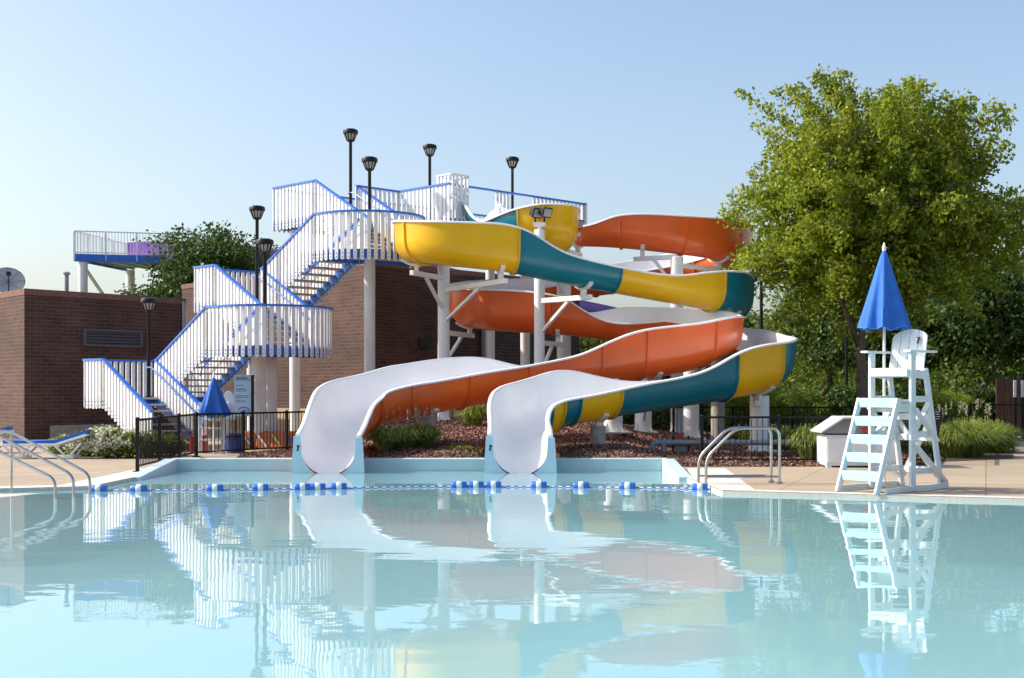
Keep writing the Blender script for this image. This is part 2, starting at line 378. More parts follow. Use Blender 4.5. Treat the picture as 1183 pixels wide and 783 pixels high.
class Cloud:
    """many small four-cornered faces (leaves, chips) in one mesh"""
    def __init__(s): s.q = []
    def leaves(s, c, n, spread, size, aspect=.55, droop=0, flat=0., jit=.35):
        """n leaves round each centre in array c (k,3)"""
        c = np.atleast_2d(np.asarray(c, float)); k = len(c)
        p = np.repeat(c, n, 0)+rng.normal(0, 1, (k*n, 3))*np.asarray(spread)
        if droop: p[:, 2] -= np.abs(rng.normal(0, droop, k*n))
        a = rng.normal(0, 1, (k*n, 3)); a[:, 2] = a[:, 2]*(1-flat)-(.35 if droop else 0); a /= np.linalg.norm(a, axis=1)[:, None]
        r = rng.normal(0, 1, (k*n, 3)); r[:, 2] *= (1-flat)
        b = np.cross(a, r); b /= np.linalg.norm(b, axis=1)[:, None]+1e-9
        if flat:
            up = np.array([0, 0, 1.])
            b2 = np.cross(a, up+rng.normal(0, .45, (k*n, 3))); b2 /= np.linalg.norm(b2, axis=1)[:, None]+1e-9; b = b2
        L = (size*(1+rng.uniform(-jit, jit, k*n)))[:, None]/2
        s.q.append(np.stack([p-a*L, p+b*L*aspect, p+a*L, p-b*L*aspect], 1)); return s
    def sprays(s, c, d, n, length, width, size, aspect=.62, droop=.25, jit=.35):
        """n leaves along a drooping shoot through each centre c in direction d"""
        c = np.asarray(c, float); d = np.asarray(d, float); k = len(c)
        ln = np.repeat(length*rng.uniform(.6, 1.4, k), n); t = rng.uniform(-.5, .5, k*n)
        p = np.repeat(c, n, 0)+np.repeat(d, n, 0)*(t*ln)[:, None]+rng.normal(0, 1, (k*n, 3))*(width*(1.15-np.abs(t)*1.5))[:, None]
        p[:, 2] -= droop*ln*np.clip(t+.5, 0, 1)**2
        a = rng.normal(0, 1, (k*n, 3)); a[:, 2] -= .5; a /= np.linalg.norm(a, axis=1)[:, None]
        b = np.cross(a, rng.normal(0, 1, (k*n, 3))); b /= np.linalg.norm(b, axis=1)[:, None]+1e-9
        L = (size*(1+rng.uniform(-jit, jit, k*n)))[:, None]/2
        s.q.append(np.stack([p-a*L, p+b*L*aspect, p+a*L, p-b*L*aspect], 1)); return s
    def count(s): return sum(len(x) for x in s.q)
    def build(s, name, mat, parent=None, loc=None):
        q = np.concatenate(s.q); off = np.array(origin(parent) if parent else (loc or (0, 0, 0)))
        v = (q-off).reshape(-1, 3); n = len(q)
        me = bpy.data.meshes.new(name)
        me.vertices.add(len(v)); me.vertices.foreach_set('co', v.ravel().astype(np.float32))
        me.loops.add(n*4); me.loops.foreach_set('vertex_index', np.arange(n*4, dtype=np.int32))
        me.polygons.add(n); me.polygons.foreach_set('loop_start', np.arange(0, n*4, 4, dtype=np.int32)); me.polygons.foreach_set('loop_total', np.full(n, 4, np.int32))
        me.update(calc_edges=True); me.validate()
        o = link_mesh(name, me, mat, parent)
        if loc is not None and not parent: o.location = loc
        return o
pts = []
while len(pts) < 60000:
    x = rnd.uniform(-6.8, 9.8); y = 27.4+15*rnd.random()**1.6
    if inpoly(x, y, BED) and berm(x, y) > 0: pts.append((x, y, berm(x, y)+rnd.uniform(.0, .035)))
CHIPM = leafmat('mulch_chips', [(.08, .042, .032), (.19, .09, .06), (.30, .17, .125), (.23, .125, .095), (.40, .28, .22)], trans=.0, rough=.85)
cl = Cloud(); cl.leaves(pts, 1, 0.004, .068, .6, flat=.4)
o = cl.build('mulch_chips', CHIPM); o['kind'] = 'stuff'; o['label'] = 'reddish brown bark chips covering the bed under the slides'

# ------------------------------------------------------------------ brick buildings
def brickmat():
    m, nt, out = newmat('brick'); b = N(nt, 'BsdfPrincipled'); nt.links.new(b.outputs[0], out.inputs[0])
    uv = N(nt, 'UVMap'); br = N(nt, 'TexBrick'); br.offset = .5
    br.inputs['Scale'].default_value = 1; br.inputs['Brick Width'].default_value = .40; br.inputs['Row Height'].default_value = .125
    br.inputs['Mortar Size'].default_value = .011; br.inputs['Mortar Smooth'].default_value = .2; br.inputs['Bias'].default_value = -.1
    br.inputs['Color1'].default_value = (.094, .042, .030, 1); br.inputs['Color2'].default_value = (.05, .024, .020, 1); br.inputs['Mortar'].default_value = (.125, .095, .083, 1)
    nt.links.new(uv.outputs[0], br.inputs[0])
    no = N(nt, 'TexNoise'); no.inputs['Scale'].default_value = .8; no.inputs['Detail'].default_value = 8; nt.links.new(uv.outputs[0], no.inputs[0])
    c = mixc(nt, 1., br.outputs['Color'], ramp(nt, no.outputs['Fac'], [(.3, (.72, .7, .7)), (.7, (1.15, 1.12, 1.1))]), 'MULTIPLY')
    nt.links.new(c, b.inputs['Base Color']); b.inputs['Roughness'].default_value = .85
    bp = N(nt, 'Bump'); bp.inputs['Strength'].default_value = .6; bp.inputs['Distance'].default_value = .02; bp.invert = True
    nt.links.new(br.outputs['Fac'], bp.inputs['Height']); nt.links.new(bp.outputs[0], b.inputs['Normal'])
    return m
BRICK = brickmat()
BRCAP = pm('brick_soldier_cap', (.17, .085, .065), .8, .25, 9, bump=.3)
STONE = concrete('limestone_base', (.47, .36, .22), joint=False, stain=.25)
ROOFM = concrete('roof_membrane', (.3, .3, .29), joint=False)
def quad_uv(me_v, me_f, me_uv, a, b, z0, z1):
    L = math.hypot(b[0]-a[0], b[1]-a[1]); n = len(me_v)
    me_v += [(a[0], a[1], z0), (b[0], b[1], z0), (b[0], b[1], z1), (a[0], a[1], z1)]; me_f.append((n, n+1, n+2, n+3))
    me_uv += [(0, z0), (L, z0), (L, z1), (0, z1)]
def brick_block(root, foot, H, z0=-.05):
    """walls of one block, one mesh with metre UVs; coping cap; roof"""
    v, f, uv = [], [], []; n = len(foot)
    for i in range(n): quad_uv(v, f, uv, foot[i], foot[(i+1) % n], z0, H-.2)
    off = origin(root); me = bpy.data.meshes.new('wall'); me.from_pydata([tuple(Vector(p)-off) for p in v], [], f)
    l = me.uv_layers.new(name='UVMap')
    for i, c in enumerate(uv): l.data[i].uv = c
    link_mesh('wall', me, BRICK, root)
    mb = MB(); C = Vector((sum(p[0] for p in foot)/n, sum(p[1] for p in foot)/n, 0))
    mb.prism([Vector((p[0], p[1], H-.2))+(Vector((p[0], p[1], 0))-C).normalized()*.04 for p in foot], (0, 0, .2))
    mb.build('parapet_cap', BRCAP, root)
# front service block with vent, corner nearest the pool at (-15.7, 41.8)
A = Vector((-15.7, 41.8, 0)); Bp = Vector((-11.75, 46.7, 0)); d1 = (Bp-A); back = Vector((-.62, .78, 0))
H1 = zat(333, 41.8)
t = thing('brick_building', 'dark brown brick service building with a grey louvre vent, dish on its roof', 'building', (-15.7, 41.8, 0))
foot = [A, Bp, Bp+back*14, A+back*14]
brick_block(t, [(p.x, p.y) for p in foot], H1)
# louvre vent
nrm = Vector((d1.y, -d1.x, 0)).normalized(); td = d1.normalized()
va = A+d1*.345; vb = A+d1*.70
z0, z1 = zat(399, 43.8), zat(381, 43.8)
mb = MB(); c0 = va+nrm*.03; c1 = vb+nrm*.03
for z in (z0, z1): mb.bar(c0+Z*z, c1+Z*z, .1, .06)
for c in (c0, c1): mb.bar(c+Z*(z0-.03), c+Z*(z1+.03), .06, .1, td)
fr = mb.build('vent_frame', pm('vent_grey', (.09, .09, .10), .5, .1), t)
mb = MB()
for k in range(5):
    z = z0+(z1-z0)*(k+.5)/5; mb.prism([c0+Z*(z-.05)+nrm*.04, c0+Z*(z-.035)+nrm*.04, c0+Z*(z+.05)-nrm*.02, c0+Z*(z+.035)-nrm*.02], c1-c0)
mb.build('slat', pm('vent_slat', (.075, .075, .085), .5, .1), fr)
mb = MB(); mb.bar(Bp-td*.12+nrm*.06+Z*.1, Bp-td*.12+nrm*.06+Z*(H1-.1), .08, .08); mb.build('downspout', pm('downspout_grey', (.3, .3, .32), .4), t)
mb = MB(); q = A+td*.9+nrm*.02; mb.bar(q+Z*.22, q+td*2.6+Z*.22, .06, .44); mb.build('foundation', CONC, t)
# taller main block: corner at (-5, 45)
K = Vector((-5.0, 45.0, 0)); Lf = Vector((-14.2, 55.9, 0)); Rt = Vector((2.85, 55.0, 0)); H2 = zat(300, 45)
t = thing('brick_building', 'tall brick bathhouse behind the stairs and slides, tan stone base', 'building', (-5, 45, 0))
foot = [Lf, K, Rt, Rt+(Lf-K)]
brick_block(t, [(p.x, p.y) for p in foot], H2)
mb = MB()
for a, b in ((Lf, K), (K, Rt)):
    tt = (b-a).normalized(); nn = Vector((tt.y, -tt.x, 0))
    mb.bar(a+nn*.05+Z*.45, b+nn*.05+Z*.45, .12, .9)
mb.build('stone_base', STONE, t)
tt = (Rt-K).normalized(); nn = Vector((tt.y, -tt.x, 0))
mb = MB(); q = K+tt*2.9+nn*.05; mb.box(q+Z*3.3, (.6, .12, .35), Matrix.Rotation(math.atan2(tt.y, tt.x), 3, 'Z')); mb.build('wall_vent', DARK, t, bevel=.02)
mb = MB(); q = K+tt*6.2+nn*.12; mb.tube([q+Z*.5, q+Z*5.4], .12, 10); mb.tube(fillet([q+Z*5.2, q+Z*5.6, q+Z*5.9-nn*.5], .25), .14, 10); mb.build('downspout', GREYP, t, smooth=True)

# satellite dish and vent pipe on the front roof
p = at(9, 335, 44.5); zr = H1
t = thing('satellite_dish', 'grey mesh satellite dish on the roof edge of the service building', 'satellite dish', (p.x, p.y, zr))
ax = Vector((.35, -.75, .55)).normalized(); ex = ax.cross(Z).normalized(); ey = ex.cross(ax)
cen = Vector((p.x, p.y, zr+.42)); mb = MB(); rings = []
for i in range(7):
    r = .55*i/6+.001; rings.append([cen+ax*(.35*r*r)+(ex*math.cos(2*math.pi*k/24)+ey*math.sin(2*math.pi*k/24))*r for k in range(24)])
mb.sweep(rings, closed=True); mb.sweep([[q-ax*.015 for q in r] for r in rings], closed=True)
mb.build('dish', pm('dish_grey', (.42, .43, .44), .5, .1, 12), t, smooth=True)
mb = MB()
for k in range(8):
    a = 2*math.pi*k/8; mb.bar(cen+ax*.012, cen+ax*.125+(ex*math.cos(a)+ey*math.sin(a))*.55, .012, .012)
mb.tube([cen+ax*.1+(ex*math.cos(2*math.pi*k/24)+ey*math.sin(2*math.pi*k/24))*.55 for k in range(25)], .015, 6)
mb.build('dish_ribs', pm('dish_rib', (.2, .2, .21), .5), t)
mb = MB(); mb.tube([cen-ey*.5+ax*.1, cen+ax*.5-ey*.05], .018, 6); mb.box(cen+ax*.5-ey*.03, (.12, .12, .14)); mb.build('feed_arm', BLACK, t)
mb = MB(); mb.tube([Vector((p.x, p.y, zr-.02)), cen-ax*.05], .04, 8); mb.build('mast', GREYP, t)
p = at(77, 334, 43.5); q = at(77, 317, 43.5)
t = thing('roof_vent_pipe', 'thin grey vent pipe with flat cap on the service building roof', 'vent pipe', (p.x, p.y, H1))
mb = MB(); mb.tube([(p.x, p.y, H1-.3), (p.x, p.y, q.z)], .07, 12); mb.build('pipe', GREYP, t, smooth=True)
mb = MB(); mb.lathe([(.02, -.02), (.12, 0), (.12, .06), (.03, .1)], (p.x, p.y, q.z), 14); mb.build('cap', GREYP, t, smooth=True)
# ------------------------------------------------------------------ water slides
RF = .60
def crom(P, per=10):
    """centripetal Catmull-Rom through tuples; returns samples and their control index"""
    P = [np.array(p, float) for p in P]
    P = [2*P[0]-P[1]]+P+[2*P[-1]-P[-2]]; out = []; ci = []
    for i in range(1, len(P)-2):
        p0, p1, p2, p3 = P[i-1:i+3]
        t0 = 0; t1 = t0+max(1e-4, np.linalg.norm((p1-p0)[:3]))**.5; t2 = t1+max(1e-4, np.linalg.norm((p2-p1)[:3]))**.5; t3 = t2+max(1e-4, np.linalg.norm((p3-p2)[:3]))**.5
        for k in range(per):
            t = t1+(t2-t1)*k/per
            a1 = (t1-t)/(t1-t0)*p0+(t-t0)/(t1-t0)*p1; a2 = (t2-t)/(t2-t1)*p1+(t-t1)/(t2-t1)*p2; a3 = (t3-t)/(t3-t2)*p2+(t-t2)/(t3-t2)*p3
            b1 = (t2-t)/(t2-t0)*a1+(t-t0)/(t2-t0)*a2; b2 = (t3-t)/(t3-t1)*a2+(t-t1)/(t3-t1)*a3
            out.append((t2-t)/(t2-t1)*b1+(t-t1)/(t2-t1)*b2); ci.append(i-1+k/per)
    out.append(P[-2]); ci.append(len(P)-3.)
    return out, ci
def prof(R, hl, hr, n=11):
    """half-pipe cross section with each wall its own height: (side, z), side + = left"""
    def side(h):
        L1 = R*math.pi/2; pts = []
        Ls = (L1+(h-R)) if h > R else R*math.acos(1-h/R)
        for i in range(n+1):
            l = Ls*i/n
            if l <= L1: a = l/R; pts.append((R*math.sin(a), R*(1-math.cos(a))))
            else: pts.append((R+.05*(l-L1), R+(l-L1)))
        return pts
    l = side(hl); r = side(hr)
    return [(x, z) for x, z in l[::-1]]+[(-x, z) for x, z in r[1:]]
class Flume:
    def __init__(s, ctrl):
        P, s.ci = crom(ctrl); s.P = [Vector(p[:3]) for p in P]; hl = np.array([p[3] for p in P]); hr = np.array([p[4] for p in P])
        k = np.ones(13)/13
        Q = np.array([p[:3] for p in P]); k5 = np.ones(7)/7
        for c in range(3): Q[3:-3, c] = np.convolve(Q[:, c], k5, 'valid')
        s.P = [Vector(q) for q in Q]
        s.hl = np.convolve(np.pad(hl, 6, 'edge'), k, 'valid'); s.hr = np.convolve(np.pad(hr, 6, 'edge'), k, 'valid')
        s.T = []; s.Lf = []
        for i in range(len(P)):
            t = s.P[min(i+1, len(P)-1)]-s.P[max(i-1, 0)]; t.z = 0; t.normalize(); s.T.append(t); s.Lf.append(Vector((-t.y, t.x, 0)))
    def ring(s, i, R, up=0, dh=0):
        return [s.P[i]+s.Lf[i]*x+Z*(z+up) for x, z in prof(R, s.hl[i]+dh, s.hr[i]+dh)]
    def at_ci(s, c): return min(range(len(s.ci)), key=lambda i: abs(s.ci[i]-c))
    def section(s, name, c0, c1, mat, root, label=None):
        i0, i1 = s.at_ci(c0), s.at_ci(c1); mb = MB()
        mb.sweep([s.ring(i, RF) for i in range(i0, i1+1)])
        for i, sg in ((i0, 1), (i1, -1)):     # joint flange rings at both ends
            t = s.T[i]*sg
            a = s.ring(i, RF-.002); b = s.ring(i, RF+.05, -.05, .05)
            mb.sweep([a, b, [p+t*.035 for p in b], [p+t*.06 for p in a]])
        o = mb.build(name, mat, root, smooth=True, angle=35)
        if label: o['label'] = label
        return o
    def finish(s, root, i1=None):
        mb = MB(); mb.sweep([s.ring(i, RF-.035, .035, -.035) for i in range(len(s.P))])
        mb.build('flume_lining', LINING, root, smooth=True, angle=60, fix=True)
        for sd in (0, -1):
            rings = []
            for i in range(len(s.P)):
                p = s.ring(i, RF)[sd]; o = s.Lf[i]*(1 if sd == 0 else -1)
                rings.append([p-o*.045, p+o*.06, p+o*.06+Z*.035, p+o*.03+Z*.055, p-o*.025+Z*.055, p-o*.045+Z*.035])
            MB().sweep(rings, closed=True, caps=True).build('rim', LINING, root, smooth=True, angle=50)
def p(px, d, yb, yr, near, hf):
    z = zat(yb, d-.25); h = zat(yr, d-.55)-z
    return ((px-CX)*d/FPX, d, z, hf if near == 'R' else h, h if near == 'R' else hf)
def w(*a): return a
OR = [w(-.02, 43.14, 6.8, .8, .8), w(.75, 42.4, 6.55, .7, .65), p(662, 41.9, 283, 262, 'R', .6), p(690, 41.5, 284, 262, 'R', .6), p(716, 41.3, 285.5, 249, 'R', .6),
      p(770, 41.2, 291, 250, 'R', .6), p(822, 41.7, 298, 254, 'R', .7), w(7.15, 42.6, 5.66, .7, 1.38), w(7.5, 44.1, 5.5, .7, 1.42), w(6.8, 45.8, 5.38, .7, 1.35), w(5.0, 46.6, 5.2, .6, 1.2),
      w(3.0, 46.4, 4.95, .6, 1.0), w(1.2, 45.4, 4.6, .6, .9), w(-.4, 43.6, 4.2, .6, 1.1), w(-1.35, 41.2, 3.78, .6, 1.15), p(548, 39.3, 379, 334, 'R', .6),
      p(590, 38.4, 383, 336, 'R', .6), p(640, 38, 386, 341, 'R', .6), p(664, 38, 388, 354, 'R', .65), p(690, 38, 391, 370, 'R', .75), p(720, 38, 394, 376, 'R', 1.0), w(4.6, 38.0, 3.0, 1.0, .6),
      w(5.5, 37.0, 2.85, 1.0, .6), w(5.65, 35.5, 2.62, .95, .6), w(5.2, 34.0, 2.4, 1.1, .6), p(790, 33.3, 430, 375, 'L', .6), p(728, 32.6, 440, 382, 'L', .6), p(690, 32.3, 446, 398, 'L', .6),
      p(660, 32.1, 450, 412, 'L', .6), p(620, 31.8, 456, 420, 'L', .6), p(580, 31.4, 463, 427, 'L', 1.0), p(540, 31, 470, 433, 'L', 1.15), p(490, 30.4, 480, 442, 'L', 1.2), p(455, 30.1, 486, 449, 'L', 1.2),
      w(-3.36, 29.75, .68, .8, 1.2), w(-3.68, 29.1, .5, .78, 1.2), w(-3.74, 28.2, .24, .78, 1.08), w(-3.74, 27.3, .03, .78, .9), w(-3.74, 26.45, -.13, .8, .82)]
TE = [w(-1.1, 41.7, 6.78, .9, .9), w(-.85, 40.75, 6.62, .7, .8), p(577, 39.0, 273, 259.5, 'R', .6), p(606, 38.1, 278, 241, 'R', .6), p(640, 37.9, 281, 237, 'R', .6),
      w(1.3, 39.2, 5.65, .6, 1.2), w(.7, 40.4, 5.5, .6, 1.0), w(-.4, 40.3, 5.4, .6, .75), w(-1.3, 39.2, 5.3, .6, .7), w(-2.2, 37.6, 5.22, .6, 1.0),
      w(-2.68, 36.0, 5.12, .6, 1.15), p(505, 34.7, 305, 257, 'R', .6), p(550, 34.5, 309.5, 259, 'R', .6), p(590, 34.6, 314, 262, 'R', .6), p(622, 34.9, 321, 283, 'R', .6), p(650, 35.2, 327, 297, 'R', .6),
      p(700, 35.8, 336, 309, 'R', .6), p(760, 36.5, 347, 320, 'R', .6), p(795, 37, 353, 317, 'R', .6), p(835, 37.8, 362, 313, 'R', .6), w(6.7, 39.6, 3.7, .6, 1.15),
      w(6.4, 41.0, 3.5, .6, 1.0), w(5.6, 41.8, 3.35, .6, .8), w(4.6, 41.7, 3.2, .6, .8), w(3.95, 41.0, 3.1, .6, .8), w(3.9, 40.1, 3.0, .6, .8), w(4.35, 39.5, 2.88, .6, .7), w(5.05, 39.3, 2.75, .7, .6),
      w(5.85, 38.8, 2.55, .9, .6), w(6.6, 37.6, 2.35, 1.0, .6), w(6.75, 35.2, 2.08, .95, .6), w(6.6, 33.2, 1.82, 1.1, .6), p(880, 31.9, 452, 397, 'L', .6), p(838, 31.2, 462, 405, 'L', .6),
      p(800, 30.8, 468, 432, 'L', .6), p(740, 30.3, 477, 443, 'L', .65), p(690, 29.8, 485, 454, 'L', 1.05), p(655, 29.5, 491, 462, 'L', 1.2),
      w(.66, 29.15, .6, .76, 1.2), w(.27, 28.6, .44, .76, 1.2), w(.15, 27.9, .22, .76, 1.08), w(.17, 27.15, .02, .78, .92), w(.17, 26.45, -.13, .8, .82)]
def slide(name, label, ctrl, sects):
    f = Flume(ctrl); e = f.P[-1]
    t = thing(name, label, 'water slide', (e.x, e.y, 0))
    for c0, c1, m in sects: f.section('flume_section', c0, c1, m, t)
    f.finish(t)
    # end plate at the water: flat flared plate with the half-pipe cut out of it
    i = len(f.P)-1; L = f.Lf[i]; T = f.T[i]; pr = prof(RF-.055, f.hl[i], f.hr[i]); q = f.P[i]+T*.01
    for sd in (1, -1):
        h = (f.hl if sd > 0 else f.hr)[i]; half = pr[:12] if sd > 0 else pr[11:][::-1]
        inner = [q+L*x+Z*z for x, z in half if True]
        top = q+L*(sd*(RF+.10))+Z*h; bot = q+L*(sd*(RF+.17))+Z*-.4
        mb = MB(); mb.prism(inner+[q+Z*-.4, bot, top], T*.05); mb.build('end_plate', PALEBLUE, t)
        if sd == (-1):
            mk = q+L*(sd*(RF+.03))+Z*(h-.2)+T*.06
            mm = MB(); mm.bar(mk, mk+L*.05, .012, .03); mm.bar(mk+L*.03, mk+L*.01-Z*.1, .012, .03, L); mm.build('plate_mark', BLACK, t)
    return t, f
JN = (0, 4.05, 5.35, 6.6, 9, 11, 12.5, 14.2, 17, 19.4, 21.3, 23.2, 24.5, 25.9, 27.1, 29.5, 31.2, 32.6, 34.0, 35.2, 38)
ot, of = slide('orange_slide', 'orange open water slide with white inside, looping down beside the striped one', OR,
    [(a, b, ORANGE) for a, b in zip(JN, JN[1:])])
tt_, tf = slide('yellow_and_teal_slide', 'yellow and teal striped open flume water slide with white inside', TE,
    [(0, 3.15, TEAL), (3.15, 5.5, YELLOW), (5.5, 9.5, YELLOW), (9.5, 10.6, YELLOW), (10.6, 13.05, YELLOW), (13.05, 16.15, TEAL), (16.15, 18.6, YELLOW), (18.6, 19.7, TEAL), (19.7, 23, TEAL), (23, 27, YELLOW), (27, 29.6, TEAL), (29.6, 31.0, YELLOW),
     (31.0, 32.0, TEAL), (32.0, 33.1, YELLOW), (33.1, 35.75, TEAL), (35.75, 36.9, YELLOW), (36.9, 37.6, TEAL), (37.6, 38.7, YELLOW), (38.7, 42, TEAL)])
# entry tubs on the tower platform
for root, f in ((ot, of), (tt_, tf)):
    a = f.P[0]; T = f.T[0]; L = f.Lf[0]
    mb = MB(); mb.prism([a-T*.9-L*.62+Z*.02, a-T*.9+L*.62+Z*.02, a+L*.6+Z*.02, a-L*.6+Z*.02], Z*.08)
    for sd in (1, -1): mb.prism([a-T*.9+L*.62*sd, a+L*.62*sd, a+L*.62*sd+Z*.72, a-T*.25+L*.62*sd+Z*.72, a-T*.9+L*.62*sd+Z*.3], L*.05*sd)
    mb.build('entry_tub', LINING, root, bevel=.02)

# ------------------------------------------------------------------ columns holding the flumes
GC = 'white steel columns carrying the slides'
def column(x, y, ztop, r, label, arms=(), mat=STEEL_WHITE, base=True, pier=0, group=GC):
    zg = berm(x, y) if inpoly(x, y, BED) else 0
    t = thing('support_column', label, 'column', (x, y, zg), group)
    if pier:
        mb = MB(); mb.lathe([(.18, -.2), (.18, pier), (.165, pier+.02)], (x, y, zg), 20); mb.build('concrete_pier', CONC, t, smooth=True)
    zb = zg+pier
    mb = MB(); mb.lathe([(r, -.1 if not pier else 0), (r, ztop-zb), (r*.9, ztop-zb+.02)], (x, y, zb), 20); mb.build('post', mat, t, smooth=True)
    if base:
        mb = MB(); mb.box((x, y, zb+.02), (r*3.2, r*3.2, .04))
        for k in range(4):
            a = math.pi/4+k*math.pi/2; u = Vector((math.cos(a), math.sin(a), 0)); q = Vector((x, y, zb+.04))
            mb.prism([q+u*r*.9, q+u*r*1.5, q+u*r*.9+Z*.28], u.cross(Z)*.02)
        mb.build('base_plate', mat, t)
    for f, c, dz in arms:
        i = f.at_ci(c); P0 = f.P[i]; T = f.T[i]; L = f.Lf[i]
        mb = MB()                                        # cradle under the flume
        ring = []
        for k in range(13):
            a = math.radians(-42+84*k/12)
            ring.append([P0+L*((RF+q)*math.sin(a))+Z*(RF-(RF+q)*math.cos(a))+T*s for q, s in ((.012, -.06), (.07, -.06), (.07, .06), (.012, .06))])
        mb.sweep(ring, closed=True, caps=True)
        mb.bar(P0-Z*.06, P0-Z*.2, .12, .14, T)
        cr = mb.build('cradle', mat, t)
        b0 = Vector((x, y, P0.z-.27)); b1 = Vector((P0.x, P0.y, P0.z-.27)); dv = b1-b0
        if dv.length > .25:
            b1 = b1+dv.normalized()*.3
            MB().bar(b0, b1, .12, .14).build('arm', mat, t, bevel=.01)
            MB().bar(b0-Z*min(.9, dv.length*.75)+dv.normalized()*r*.5, b0+dv*.66-Z*.07, .08, .08).build('brace', mat, t)
    return t
column(-1.97, 37.6, 5.35, .165, 'tall white column under the big yellow bowl, nearest the stairs', [(tf, 10.0, 0), (tf, 12.7, 0), (of, 14.7, 0)])
column(.78, 36.95, zat(266, 36.95), .15, 'slim white column topped by twin floodlights between yellow and orange flumes', [(of, 17.2, 0), (tf, 15.5, 0)])
column(1.62, 40.5, 5.95, .22, 'thick white column behind the upper yellow bowl', [(tf, 5.2, 0), (of, 2.2, 0)])
column(5.15, 40.55, 5.75, .2, 'tall white column below the highest orange curve', [(of, 4.5, 0), (of, 6.3, 0), (tf, 19.2, 0)])
column(6.12, 32.1, tf.P[tf.at_ci(32.1)].z-.1, .24, 'short thick white column under the lowest teal bend by the black fence', [(tf, 32.1, 0)])
column(3.72, 36.8, 2.2, .24, 'white column standing on bark behind the lowest orange curve', [(of, 25.6, 0)])
column(2.55, 32.7, of.P[of.at_ci(26.6)].z-.1, .24, 'stubby white column on bark under the orange front run', [(of, 26.6, 0)])
column(5.0, 36.2, 2.3, .22, 'white column with bolted foot plate under the orange hairpin', [(of, 22.6, 0)])
column(5.6, 35.3, of.P[of.at_ci(23.2)].z-.08, .19, 'brown grey concrete post behind the black fence under the slide bend', (), mat=CONC, base=False)
column(of.P[of.at_ci(31.85)].x, of.P[of.at_ci(31.85)].y, of.P[of.at_ci(31.85)].z-.08, .07, 'short steel prop on a round concrete pier by the clumped grass', [(of, 31.85, 0)], pier=.62, base=False, group='concrete pier props')
column(tf.P[tf.at_ci(36.05)].x, tf.P[tf.at_ci(36.05)].y, tf.P[tf.at_ci(36.05)].z-.08, .07, 'short steel prop on a round concrete pier under the lowest yellow stripe', [(tf, 36.05, 0)], pier=.42, base=False, group='concrete pier props')

# floodlights
def floodlight(loc, label, heads):
    t = thing('floodlight', label, 'floodlight', loc); p0 = Vector(loc)
    mb = MB(); mb.lathe([(.05, 0), (.05, .12)], p0, 10); mb.box(p0+Z*.17, (.34, .12, .12)); mb.build('bracket', STEEL_WHITE, t)
    for dx, dy, yaw, pit in heads:
        c = p0+Vector((dx, dy, .52)); M = Matrix.Rotation(yaw, 3, 'Z') @ Matrix.Rotation(pit, 3, 'X')
        mb = MB(); mb.add([c+M @ Vector(v) for v in ((-.13, .1, -.1), (.13, .1, -.1), (.13, .1, .1), (-.13, .1, .1), (-.19, -.13, -.15), (.19, -.13, -.15), (.19, -.13, .15), (-.19, -.13, .15))],
                          [(0, 1, 2, 3), (7, 6, 5, 4), (0, 4, 5, 1), (1, 5, 6, 2), (2, 6, 7, 3), (3, 7, 4, 0)])
        mb.bar(c-Z*.3, c-Z*.1, .05, .05)
        h = mb.build('lamp_head', BLACK, t, bevel=.02)
        MB().box(c+M @ Vector((0, -.135, 0)), (.3, .012, .22), M).build('lens', pm('flood_lens', (.35, .36, .36), .1, .1, 3), h)
floodlight((.78, 36.95, zat(266, 36.95)), 'twin black floodlights on the slim column before the yellow bowl', [(-.12, .06, .75, .3), (.14, -.06, .8, .3)])
floodlight((1.95, 40.2, 6.25), 'black floodlight peeking out behind the upper yellow bowl', [(.05, 0, .9, .35)])
# ------------------------------------------------------------------ stair tower
P1 = Vector((-11.27, 36.0, 0)); UU = Vector((-.70711, .70711, 0)); VV = Vector((.70711, .70711, 0)); SW = 1.5
def pt(u, v, z=0): return P1+UU*u+VV*v+Z*z
tower = thing('slide_tower', 'white and blue switchback stair tower climbing to the slide platform', 'stair tower', tuple(pt(-2.6, .75)))
def path_len(P): return [0]+list(np.cumsum([(P[i+1]-P[i]).to_2d().length for i in range(len(P)-1)]))
def along(P, D, s):
    for i in range(len(P)-1):
        if s <= D[i+1] or i == len(P)-2:
            t = (s-D[i])/max(1e-6, D[i+1]-D[i]); return P[i].lerp(P[i+1], t), (P[i+1]-P[i])
def railing(parent, P, out=1, lo=-.3, hi=1.05, pitch=.185, rail=True, picks=True, holes=True):
    """white pickets along a floor edge, blue cap rail on top; out = which side is outside"""
    P = [Vector(q) for q in P]; D = path_len(P)
    if picks:
        mb = MB(); n = max(1, int(round(D[-1]/pitch))); bolts = MB()
        for k in range(n+1):
            q, t = along(P, D, D[-1]*min(1, max(0, k/n))); t = Vector((t.x, t.y, 0)).normalized(); o = Vector((t.y, -t.x, 0))*out
            c = q+o*.05; hw = .052; e = rnd.uniform(-.012, .012)
            prof_ = [(-hw, lo+.05+e), (-hw*.55, lo+e), (hw*.55, lo+e), (hw, lo+.05+e), (hw, hi), (-hw, hi)]
            mb.prism([c+t*a+Z*b for a, b in prof_], o*.035)
            for zz in (lo+.09, lo+.19): bolts.box(c+o*.037+Z*zz, (.026, .026, .026))
        mb.build('picket_panel', PICKET, parent)
        bolts.build('bolt', pm('bolt_grey', (.2, .2, .2), .5), parent)
    if rail:
        mb = MB()
        for i in range(len(P)-1):
            t = (P[i+1]-P[i]).normalized()*.025
            o0 = Vector((t.y, -t.x, 0)).normalized()*out*.06
            mb.bar(P[i]+o0+Z*(hi+.02)-t, P[i+1]+o0+Z*(hi+.02)+t, .11, .055)
        mb.build('cap_rail', BLUE, parent)
